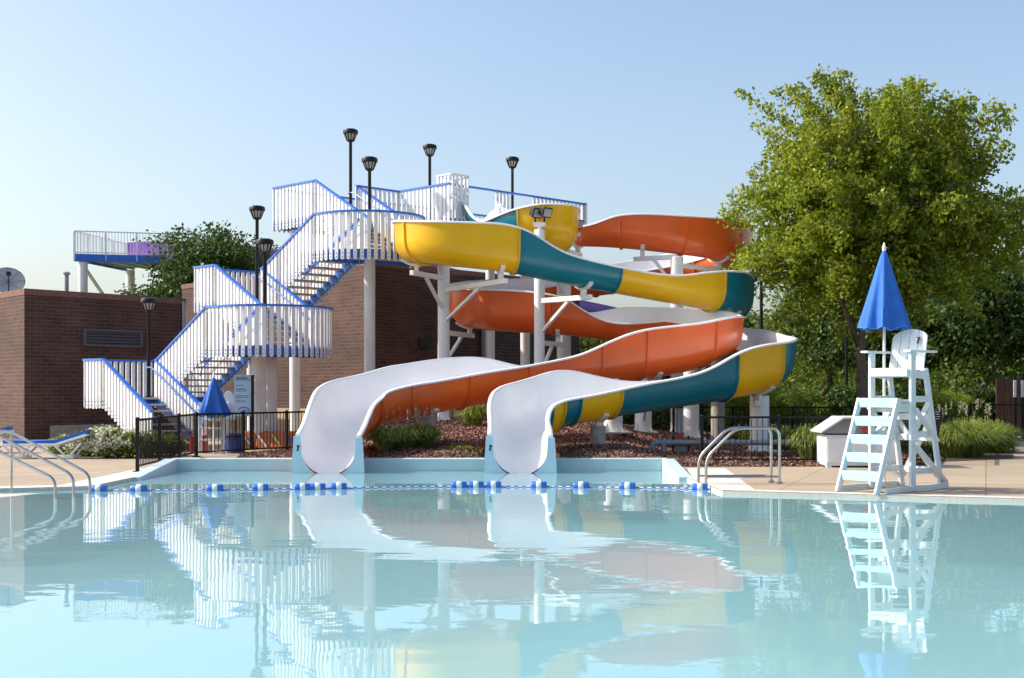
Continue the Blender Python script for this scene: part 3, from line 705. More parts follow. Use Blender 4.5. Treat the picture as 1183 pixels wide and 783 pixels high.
def flight(u0, u1, v0, z0, z1):
    sg = 1 if u1 > u0 else -1; n = 8; rise = (z1-z0)/n; run = (u1-u0)/n
    mb = MB()
    for v in (v0+.02, v0+SW-.02):
        mb.bar(pt(u0, v, z0-.06), pt(u1, v, z1-.06), .05, .2)
        for k in range(n):      # sawtooth brackets that carry the treads
            a = pt(u0+run*k, v, z0+rise*(k+1)-.05); b = pt(u0+run*(k+1), v, z0+rise*(k+1)-.05); c = pt(u0+run*k, v, z0+rise*k-.05)
            mb.prism([a-VV*.024, b-VV*.024, c-VV*.024], VV*.048)
    fl = mb.build('stair_flight', BLUE, tower)
    for k in range(n):
        a = pt(u0+run*(k-.12), v0+.06, z0+rise*(k+1)-.025); b = pt(u0+run*(k-.12), v0+SW-.06, z0+rise*(k+1)-.025)
        mb = MB(); c = (a+b)/2+UU*(run*.56); mb.bar(a+UU*(run*.56), b+UU*(run*.56), abs(run)*1.1, .05); mb.build('tread', TREAD, fl, bevel=.008)
    for v, o in ((v0, -1), (v0+SW, 1)):
        P = [pt(u0, v, z0), pt(u1, v, z1)]
        railing(fl, P, out=(o*sg), lo=-.28, pitch=.175)
        q = -VV*(o*.09)
        mb = MB(); hp = [P[0]+q+Z*.62-UU*(sg*.12), P[0]+q+Z*.86, P[1]+q+Z*.86, P[1]+q+Z*.86+UU*(sg*.3)]
        mb.tube(hp, .022, 8)
        for s in (.12, .5, .88):
            c = P[0].lerp(P[1], s)+q+Z*.86; mb.tube([c, c-Z*.07, c-Z*.07-q*1.2], .012, 6)
        mb.build('handrail', BLUE, fl, smooth=True)
def landing(poly, z, rails, name='landing'):
    P = [pt(u, v, z) for u, v in poly]
    mb = MB(); mb.prism([q-Z*.14 for q in P], Z*.13); ld = mb.build(name, STEEL_WHITE, tower)
    mb = MB(); n = len(P); C = sum(P, Vector())/n
    for i in range(n):
        a, b = P[i], P[(i+1) % n]
        if (a-b).length < .02: continue
        mb.bar(a-Z*.125, b-Z*.125, .045, .26)
    mb.build('fascia', BLUE, ld)
    for r in rails: railing(ld, [pt(u, v, z) for u, v in r], out=-1)
    return ld
ZL = 1.4
for k in (0, 1):
    du, dv, dz = -.41*k, 3.3*k, 2.8*k
    z1, z2 = dz+1.4, dz+2.8
    flight(du-2.6, du, dv, dz, z1)
    landing([(du, dv), (du+1.1, dv), (du+1.1, dv+3.15), (du, dv+3.15)], z1, [[(du, dv+3.15), (du+1.1, dv+3.15), (du+1.1, dv), (du, dv)][::-1]][:1])
    flight(du, du-2.6, dv+1.65, z1, z2)
    ub = du-3.3 if k == 0 else du-3.0; rad = 1.575
    arcp = [(ub-rad*math.sin(math.pi*i/22), dv+3.225-rad*math.cos(math.pi*i/22)) for i in range(23)]
    edge = [(du-2.6, dv+1.65)]+arcp+[(du-3.01, dv+4.8)] if k == 0 else [(du-2.6, dv+1.65)]+arcp
    poly = edge+[(du-2.98, dv+4.8), (du-2.98, dv+3.225), (du-2.6, dv+3.225)]
    landing(poly, z2, [edge[::-1]])
    q = Vector((-7.02, 36.0, 0)) if k == 0 else Vector((-4.2, 38.3, 0)); rr = .2 if k == 0 else .165
    mb = MB(); mb.lathe([(rr, 0), (rr, z2-.14)], q, 20); mb.build('support_post', STEEL_WHITE, tower, smooth=True)
    if k == 0:
        q = q+Vector((.2, .65, 0)); mb = MB(); mb.lathe([(.19, 0), (.19, z2-.14)], q, 20); mb.build('support_post', STEEL_WHITE, tower, smooth=True)
    q = pt(du+.6, dv+1.6); mb = MB(); mb.lathe([(.15, 0), (.15, z1-.14)], q, 16); mb.build('support_post', STEEL_WHITE, tower, smooth=True)
flight(-3.42, -.82, 6.6, 5.6, 7.0)
plat = landing([(-.82, 6.6), (1.4, 6.6), (1.4, 16.2), (-3.3, 16.2), (-3.3, 9.9), (-.82, 9.9)], 7.0,
        [[(-.82, 6.6), (1.4, 6.6), (1.4, 16.2), (-3.3, 16.2)], [(-3.3, 9.9), (-.82, 9.9), (-.82, 8.1)]], 'platform')
# slide side: cap rail all along, pickets between the two entries
railing(plat, [pt(-3.3, 16.2, 7), pt(-3.3, 9.9, 7)], picks=False)
railing(plat, [pt(-3.3, 16.2, 7), pt(-3.3, 13.75, 7)], rail=False)
railing(plat, [pt(-3.3, 12.5, 7), pt(-3.3, 12.02, 7)], rail=False, lo=.15)
mb = MB()
for k in range(4): mb.bar(pt(-2.4+1.1*k, 10, 6.75), pt(-2.4+1.1*k, 16.1, 6.75), .12, .2)
mb.build('floor_beam', STEEL_WHITE, plat)
for u, v in ((.9, 7.0), (-2.3, 10.5), (-1.0, 15.6), (1.0, 15.8)):
    mb = MB(); mb.lathe([(.17, 0), (.17, 6.72)], pt(u, v), 16); mb.build('support_post', STEEL_WHITE, tower, smooth=True)
# tall picket box (slide attendant's gate) on the platform corner
mb = MB(); cs = [(-3.42, 9.86), (-3.42, 10.55), (-2.75, 10.55), (-2.75, 9.86)]
for i in range(4):
    a, b = pt(*cs[i], 7.0), pt(*cs[(i+1) % 4], 7.0); t = (b-a).normalized(); nn = 4
    for j in range(nn):
        c = a+t*((b-a).length*(j+.25)/nn); mb.prism([c-t*.045+Z*-.2, c+t*.045+Z*-.2, c+t*.045+Z*1.34, c-t*.045+Z*1.34], Vector((t.y, -t.x, 0))*.035)
    mb.bar(a+Z*1.36, b+Z*1.36, .1, .05); mb.bar(a+Z*.75, b+Z*.75, .04, .08)
mb.build('gate_enclosure', PICKET, plat)

# ------------------------------------------------------------------ post lamps (2.9 m, standing on the landings and platform)
def make_lamp(label):
    t = thing('post_lamp', label, 'lamp', (0, 0, 0), 'black post lamps on the stair tower')
    mb = MB(); mb.lathe([(.09, 0), (.09, .03), (.05, .06), (.05, 2.5), (.07, 2.53)], (0, 0, 0), 12); mb.build('post', BLACK, t, smooth=True)
    mb = MB(); mb.lathe([(.07, 2.51), (.11, 2.53), (.185, 2.73), (.185, 2.75)], (0, 0, 0), 20); g = mb.build('lens', LENS, t, smooth=True)
    mb = MB()
    mb.lathe([(.06, 2.47), (.12, 2.50), (.12, 2.535), (.06, 2.54)], (0, 0, 0), 20)
    for k in range(10):
        a = 2*math.pi*k/10; u = Vector((math.cos(a), math.sin(a), 0)); mb.bar(u*.115+Z*2.52, u*.2+Z*2.74, .022, .03, u)
    mb.build('cage', BLACK, t)
    mb = MB(); mb.lathe([(.2, 2.72), (.235, 2.74), (.24, 2.81), (.22, 2.855), (.15, 2.885), (.03, 2.895)], (0, 0, 0), 24); mb.build('hood', BLACK, t, smooth=True)
    return t
lamp0 = make_lamp('black post lamp on the lowest landing before the dark brick wall')
lamps = [((172, 37.6), 1.4, None), ((306, 34.9), 2.8, 'black post lamp rising from the lower curved landing, shorter of the close pair'),
         ((297, 38.6), 4.2, 'black post lamp against the tree foliage, taller of the pair there'),
         ((427, 38.3), 5.6, 'black post lamp rising from the upper curved landing beside the yellow bowl'),
         ((405, 41.2), 7.0, 'tallest black post lamp against the sky above the top stair flight'),
         ((496.5, 43.8), 7.0, 'black post lamp against the sky just behind the picket gate box'),
         ((592, 46.2), 7.0, 'black post lamp against the sky over the teal slide entry, farthest along the platform')]
for i, ((px, d), z, lab) in enumerate(lamps):
    q = onz(px, d, z); o = lamp0 if i == 0 else dup(lamp0, q, .3*i, lab); o.location = q

# ------------------------------------------------------------------ fences
def fence(name, label, P, h=1.07, step=1.9, pitch=.115, mat=BLACKF, zf=None):
    P = [Vector((*q, 0)) for q in P]; t = thing(name, label, 'fence', tuple(P[0]))
    zf = zf or (lambda x, y: 0)
    for i in range(len(P)-1):
        a, b = P[i], P[i+1]; L = (b-a).length; n = max(1, round(L/step)); tt = (b-a).normalized()
        for k in range(n):
            q0, q1 = a.lerp(b, k/n), a.lerp(b, (k+1)/n); q0.z = zf(q0.x, q0.y); q1.z = zf(q1.x, q1.y)
            mb = MB(); mb.bar(q0+Z*(h-.03), q1+Z*(h-.03), .05, .045); mb.bar(q0+Z*.12, q1+Z*.12, .04, .035)
            m_ = max(2, int((q1-q0).length/pitch))
            for j in range(1, m_):
                c = q0.lerp(q1, j/m_); mb.bar(c+Z*.12, c+Z*(h-.03), .014, .014, tt)
            mb.build('picket_panel', mat, t)
        for k in range(n+1 if i == len(P)-2 else n):
            q = a.lerp(b, k/n); q.z = zf(q.x, q.y)
            mb = MB(); mb.bar(q+Z*.0, q+Z*h, .065, .065, tt); mb.box(q+Z*.012, (.16, .16, .025)); mb.lathe([(.047, h), (.047, h+.015), (.01, h+.03)], q, 4); mb.build('post', mat, t)
    return t
def zbed(x, y): return max(0, berm(x, y)*.6) if inpoly(x, y, BED) and x > -4.5 else 0
fence('black_fence', 'black metal picket fence between the stair foot and the slide landing', [(-7.5, 26.0), (-7.66, 31.5), (-5.9, 34.0), (-5.3, 35.1), (-3.2, 38.5), (1.6, 41.5)], zf=zbed)
fence('black_fence', 'black picket fence behind the grab rails and white bin, running back along the grasses', [(4.15, 28.35), (9.2, 28.35), (11.2, 33.6), (12.6, 39.2)])
fence('black_fence', 'far black metal fence in front of the clipped hedges', [(5.0, 40.2), (14.3, 40.6)], h=1.1)
fence('black_gate_fence', 'black metal gate and fence before the brown board screen at the path end', [(14.9, 42.2), (18.5, 42.2), (24, 42.6)], h=1.15)
t = thing('fence_notice', 'tiny black notice with pale lines fixed on the black fence behind the guard chair', 'sign', (9.35, 28.55, 0))
q = at(1083, 480, 28.9); MB().box(q, (.17, .02, .22)).build('plate', BLACK, t); mb = MB()
for k in range(4): mb.box(q+Vector((0, -.013, .08-.05*k)), (.11-.03*(k % 2), .006, .012))
mb.build('lettering', WHITE, t)

# brown board screen with white panels
t = thing('board_screen', 'dark brown vertical board screen wall beyond the black gate', 'wall', (16.8, 45, 0))
mb = MB()
for k in range(32): mb.box((16.85+.16*k, 45+(.02 if k % 2 else 0), 1.0), (.15, .04, 2.0))
for z in (.4, 1.7): mb.box((19.3, 45.06, z), (5.1, .06, .1))
mb.build('board', BROWNF, t)
for k, px in enumerate((1172.5, 1181)):
    q = at(px, 449, 43.2); t = thing('white_panel_sign', 'upright white panel on a black post by the brown screen, '+('the whole one' if k == 0 else 'cut by the picture edge'), 'sign', (q.x, q.y, 0))
    MB().box(q+Z*.0, (.1, .03, .56)).build('panel', WHITE, t, bevel=.01); MB().bar((q.x+.03, q.y+.06, 0), (q.x+.03, q.y+.06, 2.1), .09, .09).build('post', BLACK, t)

# grey pipe along the bark bed
t = thing('grey_pipe', 'grey plastic pipe with elbow running above the bark behind the black fence', 'pipe', (3.2, 30, 0))
zp = 0.42; y = 30.0
mb = MB(); mb.tube(fillet([(3.25, y, berm(3.25, y)-.1), (3.25, y, zp), (7.3, y, zp), (7.3, y, 0)], .12), .065, 12); mb.build('pipe_run', GREYP, t, smooth=True)
mb = MB(); mb.tube([(3.5, y, zp), (3.5, y, -.1)], .075, 12); mb.build('pipe_leg', GREYP, t, smooth=True)
mb = MB()
for x in (3.36, 3.62, 5.1, 6.6): mb.tube([(x-.05, y, zp), (x+.05, y, zp)], .082, 12)
mb.build('coupling', GREYP, t, smooth=True)
t = thing('utility_box', 'small grey utility box on posts beside the grey pipe, red valve on top', 'utility box', (3.9, 30.1, 0))
MB().box((3.93, 30.15, .27), (.26, .2, .42)).build('box', pm('box_grey', (.17, .18, .2), .5), t, bevel=.015)
mb = MB()
for x in (3.74, 4.1): mb.bar((x, 30.15, -.1), (x, 30.15, .56), .05, .05)
mb.build('post', BLACK, t); mb = MB(); mb.lathe([(.02, .48), (.02, .56), (.055, .57), (.055, .63), (.02, .65)], (3.95, 30.15, 0), 10); mb.build('valve', RED, t)
# ------------------------------------------------------------------ pool rails, rope, loungers
def rail_thing(name, label, pts, r, group=None, extra=None):
    t = thing(name, label, 'handrail', (pts[0].x, pts[0].y, 0), group)
    mb = MB(); mb.tube(fillet(pts, .16), r, 10); mb.build('tube', STEEL, t, smooth=True)
    if extra: extra(t)
    return t
# three sloping rails into the water by the steps
for lab, top, brk, low, dt, dl in (('upper sloping steel handrail, reaching farthest into the water', (-14, 498), (12, 498), (104, 548), 21.6, 21.1),
                           ('middle sloping steel handrail between two others at the pool steps', (-30, 487), (-12, 498), (85, 549), 21.2, 20.75),
                           ('nearest low sloping steel handrail at the pool steps', (-34, 500), (-14, 516), (64, 553), 20.8, 20.4)):
    a = at(*top, dt); b = at(*brk, dt); c = at(*low, dl)
    e = Vector((c.x, c.y, -.75))
    def ex(t, b=b, c=c, top=top):
        q = b+Vector((.02, 0, -.03)) if top[0] == -14 else b+Vector((-.3, 0, 0))
        MB().tube([q, (q.x, q.y, -.6)], .02, 10).build('upright', STEEL, t, smooth=True)
    rail_thing('pool_handrail', lab, [a, b, c, e], .024, 'steel handrails at the pool steps', ex)
# pair of grab rails on the far coping
for k, (dx, dy) in enumerate(((0, 0), (.09, -.28))):
    a = onz(807, 22.9, 0); b = onz(891, 23.05, 0); L = b.x-a.x
    off = Vector((dx, dy, 0)); a, b = a+off, b+off; h = .98
    pts = [a-Z*.3, a+Z*.46, a+Vector((.52*1, 0, h)), b+Vector((0, 0, h)), b]
    def ex(t, a=a, b=b):
        MB().tube([a+Z*.13, b+Z*.13], .02, 8).build('crossbar', STEEL, t, smooth=True)
        MB().lathe([(.06, .0), (.06, .02), (.03, .035)], b+Z*.008, 14).build('foot_flange', STEEL, t, smooth=True)
    rail_thing('grab_rail', ('sloped steel grab rail on the coping, the one farther from the water edge' if k == 0 else 'sloped steel grab rail on the coping, the one nearer the camera side'), pts, .025, 'pair of sloped grab rails', ex)

# rope with blue and white floats
A_, B_ = Vector((-7.05, 21.9, ZW+.01)), Vector((3.45, 23.2, ZW+.01))
A_ = onz(108, 21.9, ZW+.01); B_ = onz(818, 22.4, ZW+.01)
rope = thing('float_rope', 'blue and white twisted float rope across the water before the slides', 'pool rope', tuple(A_))
def rp(s):
    q = A_.lerp(B_, s); return q+Vector((0, .35*math.sin(math.pi*s)-.2*math.sin(2.3*math.pi*s), 0))
mb = MB(); mb.tube([rp(i/300) for i in range(301)], .02, 6); ro = mb.build('strand', WHITE, rope, smooth=True)
ro.data.materials.append(BLUE)
for i, f_ in enumerate(ro.data.polygons): f_.material_index = (i//12+(i % 6)//3) % 2      # two twisted colours
for px in (114, 160, 246, 297, 344, 361, 385, 525, 545, 566, 620, 670, 724, 807):
    s = (px-108)/(818-108); s = max(.008, min(.992, s)); q = rp(s); t = (rp(min(1, s+.004))-rp(max(0, s-.004))).normalized()
    q = q+Z*.02; R_ = .076
    def cyl(a, b, r=R_):
        m_ = MB(); m_.tube([q+t*a, q+t*(a+.018), q+t*(b-.018), q+t*b], [r*.82, r, r, r*.82], 14); return m_
    fl = cyl(-.135, .135).build('float', BLUE, rope, smooth=True)
    cyl(-.055, .055, R_+.006).build('band', WHITE, fl, smooth=True)

# sun loungers beside the brick wall
def make_lounger(label, loc, rz):
    t = thing('sun_lounger', label, 'sun lounger', (0, 0, 0), 'blue loungers by the brick wall')
    mb = MB()
    for y in (-.3, .3):
        mb.bar((-1.0, y, .33), (.25, y, .33), .05, .06); mb.bar((.25, y, .33), (.98, y, .56), .05, .06)
    for x in (-1.0, .25): mb.bar((x, -.3, .33), (x, .3, .33), .05, .05)
    mb.bar((.98, -.3, .56), (.98, .3, .56), .05, .05); mb.build('frame', WHITE, t, bevel=.012)
    for x0, x1 in ((-.95, -.55), (.25, .62)):
        for y in (-.31, .31):
            mb = MB(); mb.bar((x0, y, .31), (x0+.3, y, .02), .04, .05); mb.bar((x0+.62, y, .38 if x0 > 0 else .31), (x0+.3, y, .02), .04, .05); mb.bar((x0+.2, y, .03), (x0+.45, y, .03), .05, .05)
            mb.build('leg', WHITE, t, bevel=.01)
    rings = []
    for i in range(25):
        x = -.98+1.96*i/24; z = .365+max(0, x-.25)*.32-.025*math.sin(max(0, min(1, (x+.98)/1.2))*math.pi)
        rings.append([Vector((x, y, z)) for y in (-.29, .29)]+[Vector((x, y, z+.085)) for y in (.28, 0, -.28)])
    mb = MB(); mb.sweep(rings, closed=True, caps=True); mb.build('pad', CANVAS, t, smooth=True)
    t.location = loc; t.rotation_euler = (0, 0, rz); ORIG[t.name] = Vector(loc); return t
l0 = make_lounger('white framed lounger with blue pad lying before the dark brick wall, seen whole', onz(56, 31.0, 0), .03)
dup(l0, onz(-34, 33.5, 0), .08, 'white framed blue lounger at the picture edge, only its raised end showing')

# ------------------------------------------------------------------ lifeguard chair
ff = Vector((-.75, -.66, 0)).normalized(); ss = Vector((-ff.y, ff.x, 0))   # facing, and the chair's sideways axis
O = onz(990, 20.75, .004)
def L(x, y, z): return O+ss*x-ff*y+Z*z
t = thing('lifeguard_chair', 'tall white lifeguard chair with ladder steps painted aqua as water reflection on the pool edge', 'lifeguard chair', tuple(O))
hw = .36
mb = MB()
for x in (-hw, hw): mb.bar(L(x, 0, 0), L(x, .62, 1.5), .045, .12, ff)
mb.build('ladder_rail', POLY, t, bevel=.008)
for z in (.27, .56, .85, 1.14, 1.44):
    y = .62*z/1.5; mb = MB(); mb.bar(L(-hw+.02, y-.03, z), L(hw-.02, y-.03, z), .03, .15, Z); mb.bar(L(-hw+.02, y+.06, z+.06), L(hw-.02, y+.06, z+.06), .17, .03); mb.build('step', POLY_WATERLIT, t, bevel=.006)
for x in (-hw-.02, hw+.02):
    mb = MB(); mb.bar(L(x, 1.0, 0), L(x, 1.0, 2.26), .05, .14, ff); mb.build('front_post', POLY, t, bevel=.008)
    mb = MB(); mb.bar(L(x*.97, 1.9, 0), L(x*.9, 1.45, 2.0), .05, .12, ff); mb.build('rear_post', POLY, t, bevel=.008)
    s = 1 if x > 0 else -1
    mb = MB(); mb.bar(L(x+s*.05, .15, .05), L(x+s*.05, 2.0, .05), .045, .09); mb.build('skid', POLY, t, bevel=.008)
    mb = MB()
    mb.bar(L(x+s*.045, 1.0, .75), L(x+s*.045, 1.93, .12), .04, .11, ss); mb.bar(L(x+s*.045, 1.0, 1.35), L(x+s*.045, 1.68, .8), .035, .1, ss); mb.bar(L(x-s*.045, 1.02, .85), L(x-s*.045, 1.58, 1.45), .035, .1, ss)
    mb.build('side_brace', POLY, t, bevel=.006)
    for z in (.32, .92, 1.5): MB().bar(L(x+s*.0, 1.02, z), L(x*.95, 1.88-.22*z, z), .04, .1).build('side_rail', POLY, t, bevel=.006)
    mb = MB(); mb.bar(L(x+s*.02, .8, 2.28), L(x+s*.02, 1.62, 2.28), .14, .035); mb.build('armrest', POLY, t, bevel=.01)
mb = MB()
for y, z in ((1.83, .3), (1.71, .85), (1.63, 1.2)): mb.bar(L(-hw, y, z), L(hw, y, z), .04, .11, Z)
mb.bar(L(-hw*.9, 1.86, .2), L(hw*.9, 1.64, 1.15), .03, .09, ss); mb.bar(L(hw*.9, 1.86, .2), L(-hw*.9, 1.68, 1.15), .03, .09, ss)
mb.build('rear_brace', POLY, t, bevel=.006)
mb = MB(); mb.bar(L(-hw, .84, 1.47), L(hw, .84, 1.47), .42, .04); mb.bar(L(-hw, 1.08, 1.36), L(hw, 1.08, 1.36), .04, .16, Z); mb.build('footboard', POLY, t, bevel=.008)
mb = MB()
for k in range(4): mb.bar(L(-hw, .96+.125*k, 1.99-.012*k), L(hw, .96+.125*k, 1.99-.012*k), .115, .035)
mb.bar(L(-hw, .89, 1.93), L(hw, .89, 1.93), .03, .12, Z); mb.build('seat', POLY, t, bevel=.008)
for x in (-hw, hw): MB().bar(L(x, .9, 1.93), L(x, 1.45, 1.88), .03, .12).build('seat_side', POLY, t, bevel=.006)
n = 4; wd = .66; br = None
for k in range(n):
    x0 = -wd/2+wd*k/n; x1 = x0+wd/n-.012
    def topz(x): return 2.48+.19*math.sqrt(max(0, 1-(x/(wd/2+.01))**2))
    q = [(x0, 1.86)]+[(x1, 1.86)]+[(x1-(x1-x0)*i/6, topz(x1-(x1-x0)*i/6)) for i in range(7)]
    mb = MB(); mb.prism([L(x, 1.40+.22*(z-1.86), z) for x, z in q], ff*-.03); sl = mb.build('back_board', POLY, t, bevel=.006)
mb = MB(); mb.bar(L(.16, 1.50, 2.52), L(.215, 1.50, 2.52), .012, .03, ff); mb.bar(L(.2, 1.50, 2.52), L(.18, 1.48, 2.42), .03, .012, ff); mb.build('back_mark', BLACK, t)
MB().bar(L(-.3, 1.48, 2.1), L(.3, 1.48, 2.1), .03, .09, Z).build('back_batten', POLY, t, bevel=.006)

def closed_umbrella(name, label, base, tip_z, hem_z, rad, pole_r=.02, tilt=(0, 0), folds=8, wave=.045):
    t = thing(name, label, 'umbrella', tuple(base)); b = Vector(base); ax = Vector((tilt[0], tilt[1], 1)).normalized()
    H = tip_z-b.z
    MB().tube([b, b+ax*(H-.02)], pole_r, 10).build('pole', STEEL_WHITE, t, smooth=True)
    rings = []; n = folds*8
    for i in range(15):
        s = i/14; r = .02+(rad-.02)*(s**.85); row = []
        for k in range(n):
            a = 2*math.pi*k/n; f = 1-2*abs(math.sin(folds*a/2+.25*math.sin(3*a+folds)))**.8; rr = r*(.97+.27*s*f+.05*s*math.sin(3*a+1.3)); z = tip_z-.03-(tip_z-hem_z)*s+(wave*f*s**3)+.02*s*math.sin(5*a)
            row.append(Vector((b.x, b.y, 0))+ax*(z-b.z)/ax.z+Vector((rr*math.cos(a), rr*math.sin(a), b.z)))
        rings.append(row)
    c = MB().sweep(rings, closed=True).build('canopy', CANVAS, t, smooth=True, angle=80, fix=True)
    mb = MB()
    for k in range(folds*2): 
        a = int(round(k*n/(folds*2))) % n
    mb.tube([q+Vector((0, 0, -.004)) for q in rings[-1]]+[rings[-1][0]], .006, 5); mb.build('hem_piping', pm('hem_blue', (.1, .28, .7), .7), c)
    MB().lathe([(.03, -.06), (.035, 0), (.02, .05), (.005, .09)], b+ax*H, 10).build('finial', STEEL_WHITE, t, smooth=True)
    return t
q = onz(1021.5, 22.0, 0)
closed_umbrella('closed_umbrella', 'closed blue umbrella on a white pole behind the tall lifeguard chair', q, zat(286, 22.0), zat(377, 22.0), .40, .024, folds=7, wave=.03)

# white storage bin with propped lid
q = onz(997, 27.4, 0); t = thing('storage_bin', 'white deck storage bin with its lid propped open behind the lifeguard chair', 'storage bin', tuple(q))
mb = MB(); mb.box(q+Vector((0, .45, .36)), (1.55, .85, .66)); mb.build('body', POLY, t, bevel=.02)
mb = MB()
for dx in (-.52, 0, .52): mb.box(q+Vector((dx, .02, .36)), (.44, .012, .5))
mb.build('panel', WHITE, t, bevel=.005)
for dx in (-.7, .7): MB().box(q+Vector((dx, .1, .02)), (.1, .15, .05)).build('foot', POLY, t)
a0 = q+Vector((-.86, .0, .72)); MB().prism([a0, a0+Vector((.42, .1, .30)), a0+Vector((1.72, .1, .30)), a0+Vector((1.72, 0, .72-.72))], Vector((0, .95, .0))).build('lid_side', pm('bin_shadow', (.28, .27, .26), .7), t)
lid = MB(); lid.bar(a0+Vector((-.04, .45, .02)), a0+Vector((.44, .45, .33)), 1.0, .045); lid.bar(a0+Vector((.43, .45, .33)), a0+Vector((1.76, .45, .33)), 1.0, .045); lid.build('lid', POLY, t, bevel=.01)
q2 = q+Vector((.1, -.03, .79)); t = thing('rolled_towel', 'dark red rolled towel on the white bin behind the chair', 'towel', tuple(q2))
MB().tube([q2+Vector((-.12, .0, 0)), q2+Vector((.14, .0, 0))], .055, 10).build('roll', RED, t, smooth=True)

# ------------------------------------------------------------------ guard stand and bits by the stair foot
g = onz(247, 33.4, 0)
t = thing('guard_stand', 'white guard stand under a blue umbrella behind the black fence', 'lifeguard chair', tuple(g))
def G(x, y, z): return g+Vector((x, y, z))
for x in (-.30, .28):
    MB().bar(G(x, -.2, 0), G(x, -.2, 1.3), .09, .06, Vector((0, 1, 0))).build('front_post', POLY, t, bevel=.006)
    MB().bar(G(x, .5, 0), G(x, .3, 1.3), .09, .06, Vector((0, 1, 0))).build('rear_post', POLY, t, bevel=.006)
    MB().bar(G(x*1.1, -.3, 1.12), G(x*1.1, .4, 1.12), .11, .04).build('armrest', POLY, t, bevel=.006)
for z in (.35, .65): MB().bar(G(-.32, -.24, z), G(.3, -.24, z), .12, .05).build('step', POLY, t, bevel=.006)
MB().box(G(0, .05, .85), (.6, .5, .05)).build('seat', POLY, t, bevel=.006)
mb = MB(); mb.prism([G(.3+.17*math.cos(math.pi*k/10), .36, 1.3+.3*math.sin(math.pi*k/10)) for k in range(11)]+[G(.13, .36, .85), G(.47, .36, .85)], (0, .04, 0)); mb.build('seat_back', POLY, t, bevel=.006)
MB().bar(G(.02, -.1, .3), G(.02, -.1, .86), .06, .05).build('yellow_strut', YELLOW, t)
closed_umbrella('closed_umbrella', 'half closed blue umbrella by the stairs behind the black fence', onz(247, 33.0, 0), zat(434, 33.0), zat(478, 33.0), .40, .022, (-.0, 0), folds=7, wave=.03)
q = onz(229, 33.6, 0); t = thing('red_cooler', 'red cooler standing between the stair foot and the white guard stand', 'cooler', tuple(q))
MB().box(q+Z*.2, (.34, .4, .38)).build('body', RED, t, bevel=.03); MB().box(q+Z*.42, (.36, .42, .06)).build('lid', RED, t, bevel=.02)
# notice board
q = onz(280.5, 35.4, 0); t = thing('rules_board', 'tall pale blue notice board with small text lines before the brick wall', 'sign', tuple(q))
z0, z1 = .9, zat(433, 35.4)
MB().box((q.x, q.y, (z0+z1)/2), (.46, .05, z1-z0)).build('panel', pm('board_blue', (.36, .55, .72), .4, .06), t, bevel=.006)
MB().bar((q.x+.25, q.y+.02, 0), (q.x+.25, q.y+.02, z1), .07, .1).build('post', BLACK, t)
MB().bar((q.x-.2, q.y+.04, 0), (q.x-.2, q.y+.04, z0+.2), .05, .05).build('post', BLACK, t)
mb = MB(); r2 = random.Random(3)
for k, (zz, ww, hh) in enumerate(((.93, .30, .05), (.885, .34, .03), (.75, .20, .018), (.67, .26, .014), (.64, .3, .014), (.61, .28, .014), (.5, .32, .02), (.46, .3, .02), (.38, .22, .014), (.35, .26, .014))):
    z = z0+(z1-z0)*zz; x = q.x-.19
    while x < q.x-.19+ww:
        l = r2.uniform(.02, .06); mb.box((x+l/2, q.y-.027, z), (l, .006, hh)); x += l+.012
mb.build('lettering', pm('board_ink', (.08, .16, .26), .6), t)
mb = MB(); mb.tube([Vector((q.x+.03+.17*math.cos(a), q.y-.028, z0+.13+.12*math.sin(a))) for a in np.linspace(.25, 2.9, 14)], .016, 6); mb.tube([Vector((q.x+.07+.12*math.cos(a), q.y-.028, z0+.1+.06*math.sin(a))) for a in np.linspace(.2, 3.6, 12)], .012, 6)
mb.build('emblem', pm('board_ink2', (.05, .14, .26), .6), t)
# leaning orange rescue boards
OB = pm('orange_vinyl', (.55, .16, .03), .5, .1, 4)
for k, (px, cm, lab) in enumerate(((286, WHITE, 'orange rescue board with white strap nearest the blue drum'), (303, POLY, 'orange rescue board with white strap, second from the blue drum'), (320, pm('pale_green', (.5, .6, .3), .6), 'orange rescue board with pale green strap'), (335, BLUE, 'orange rescue board with blue strap'))):
    q = onz(px, 35.6, 0); t = thing('rescue_board', lab+' leaning behind the black fence', 'rescue board', tuple(q), 'orange boards leaning by the wall')
    MB().prism([q+Vector((-.2, 0, 0)), q+Vector((.2, 0, 0)), q+Vector((.2, .22, .46)), q+Vector((-.2, .22, .46))], (0, .09, .03)).build('pad', OB, t, bevel=.03)
    MB().bar(q+Vector((-.17, .15, .40)), q+Vector((.12, -.01, .06)), .05, .02, Vector((0, -1, .4))).build('strap', cm, t)
q = onz(349, 35.5, 0); t = thing('red_tube_bundle', 'dark red bundle of rescue tubes at the end of the orange boards', 'rescue tubes', tuple(q))
mb = MB()
for k in range(4): mb.tube([q+Vector((-.2+.03*k, .1*k-.1, .08+.1*k)), q+Vector((.25+.03*k, .1*k-.1, .12+.1*k))], .06, 10)
mb.build('tube', pm('dark_red', (.22, .02, .03), .5), t, smooth=True)
q = onz(271, 33.6, 0); t = thing('blue_drum', 'dark blue drum beside the guard stand behind the black fence', 'drum', tuple(q))
mb = MB(); mb.lathe([(.2, 0), (.22, .1), (.22, .42), (.2, .5), (.03, .52)], q, 18); mb.build('body', pm('drum_blue', (.02, .06, .25), .45), t, smooth=True)
MB().lathe([(.23, .40), (.235, .42), (.23, .44)], q, 18).build('hoop', BLACK, t, smooth=True)

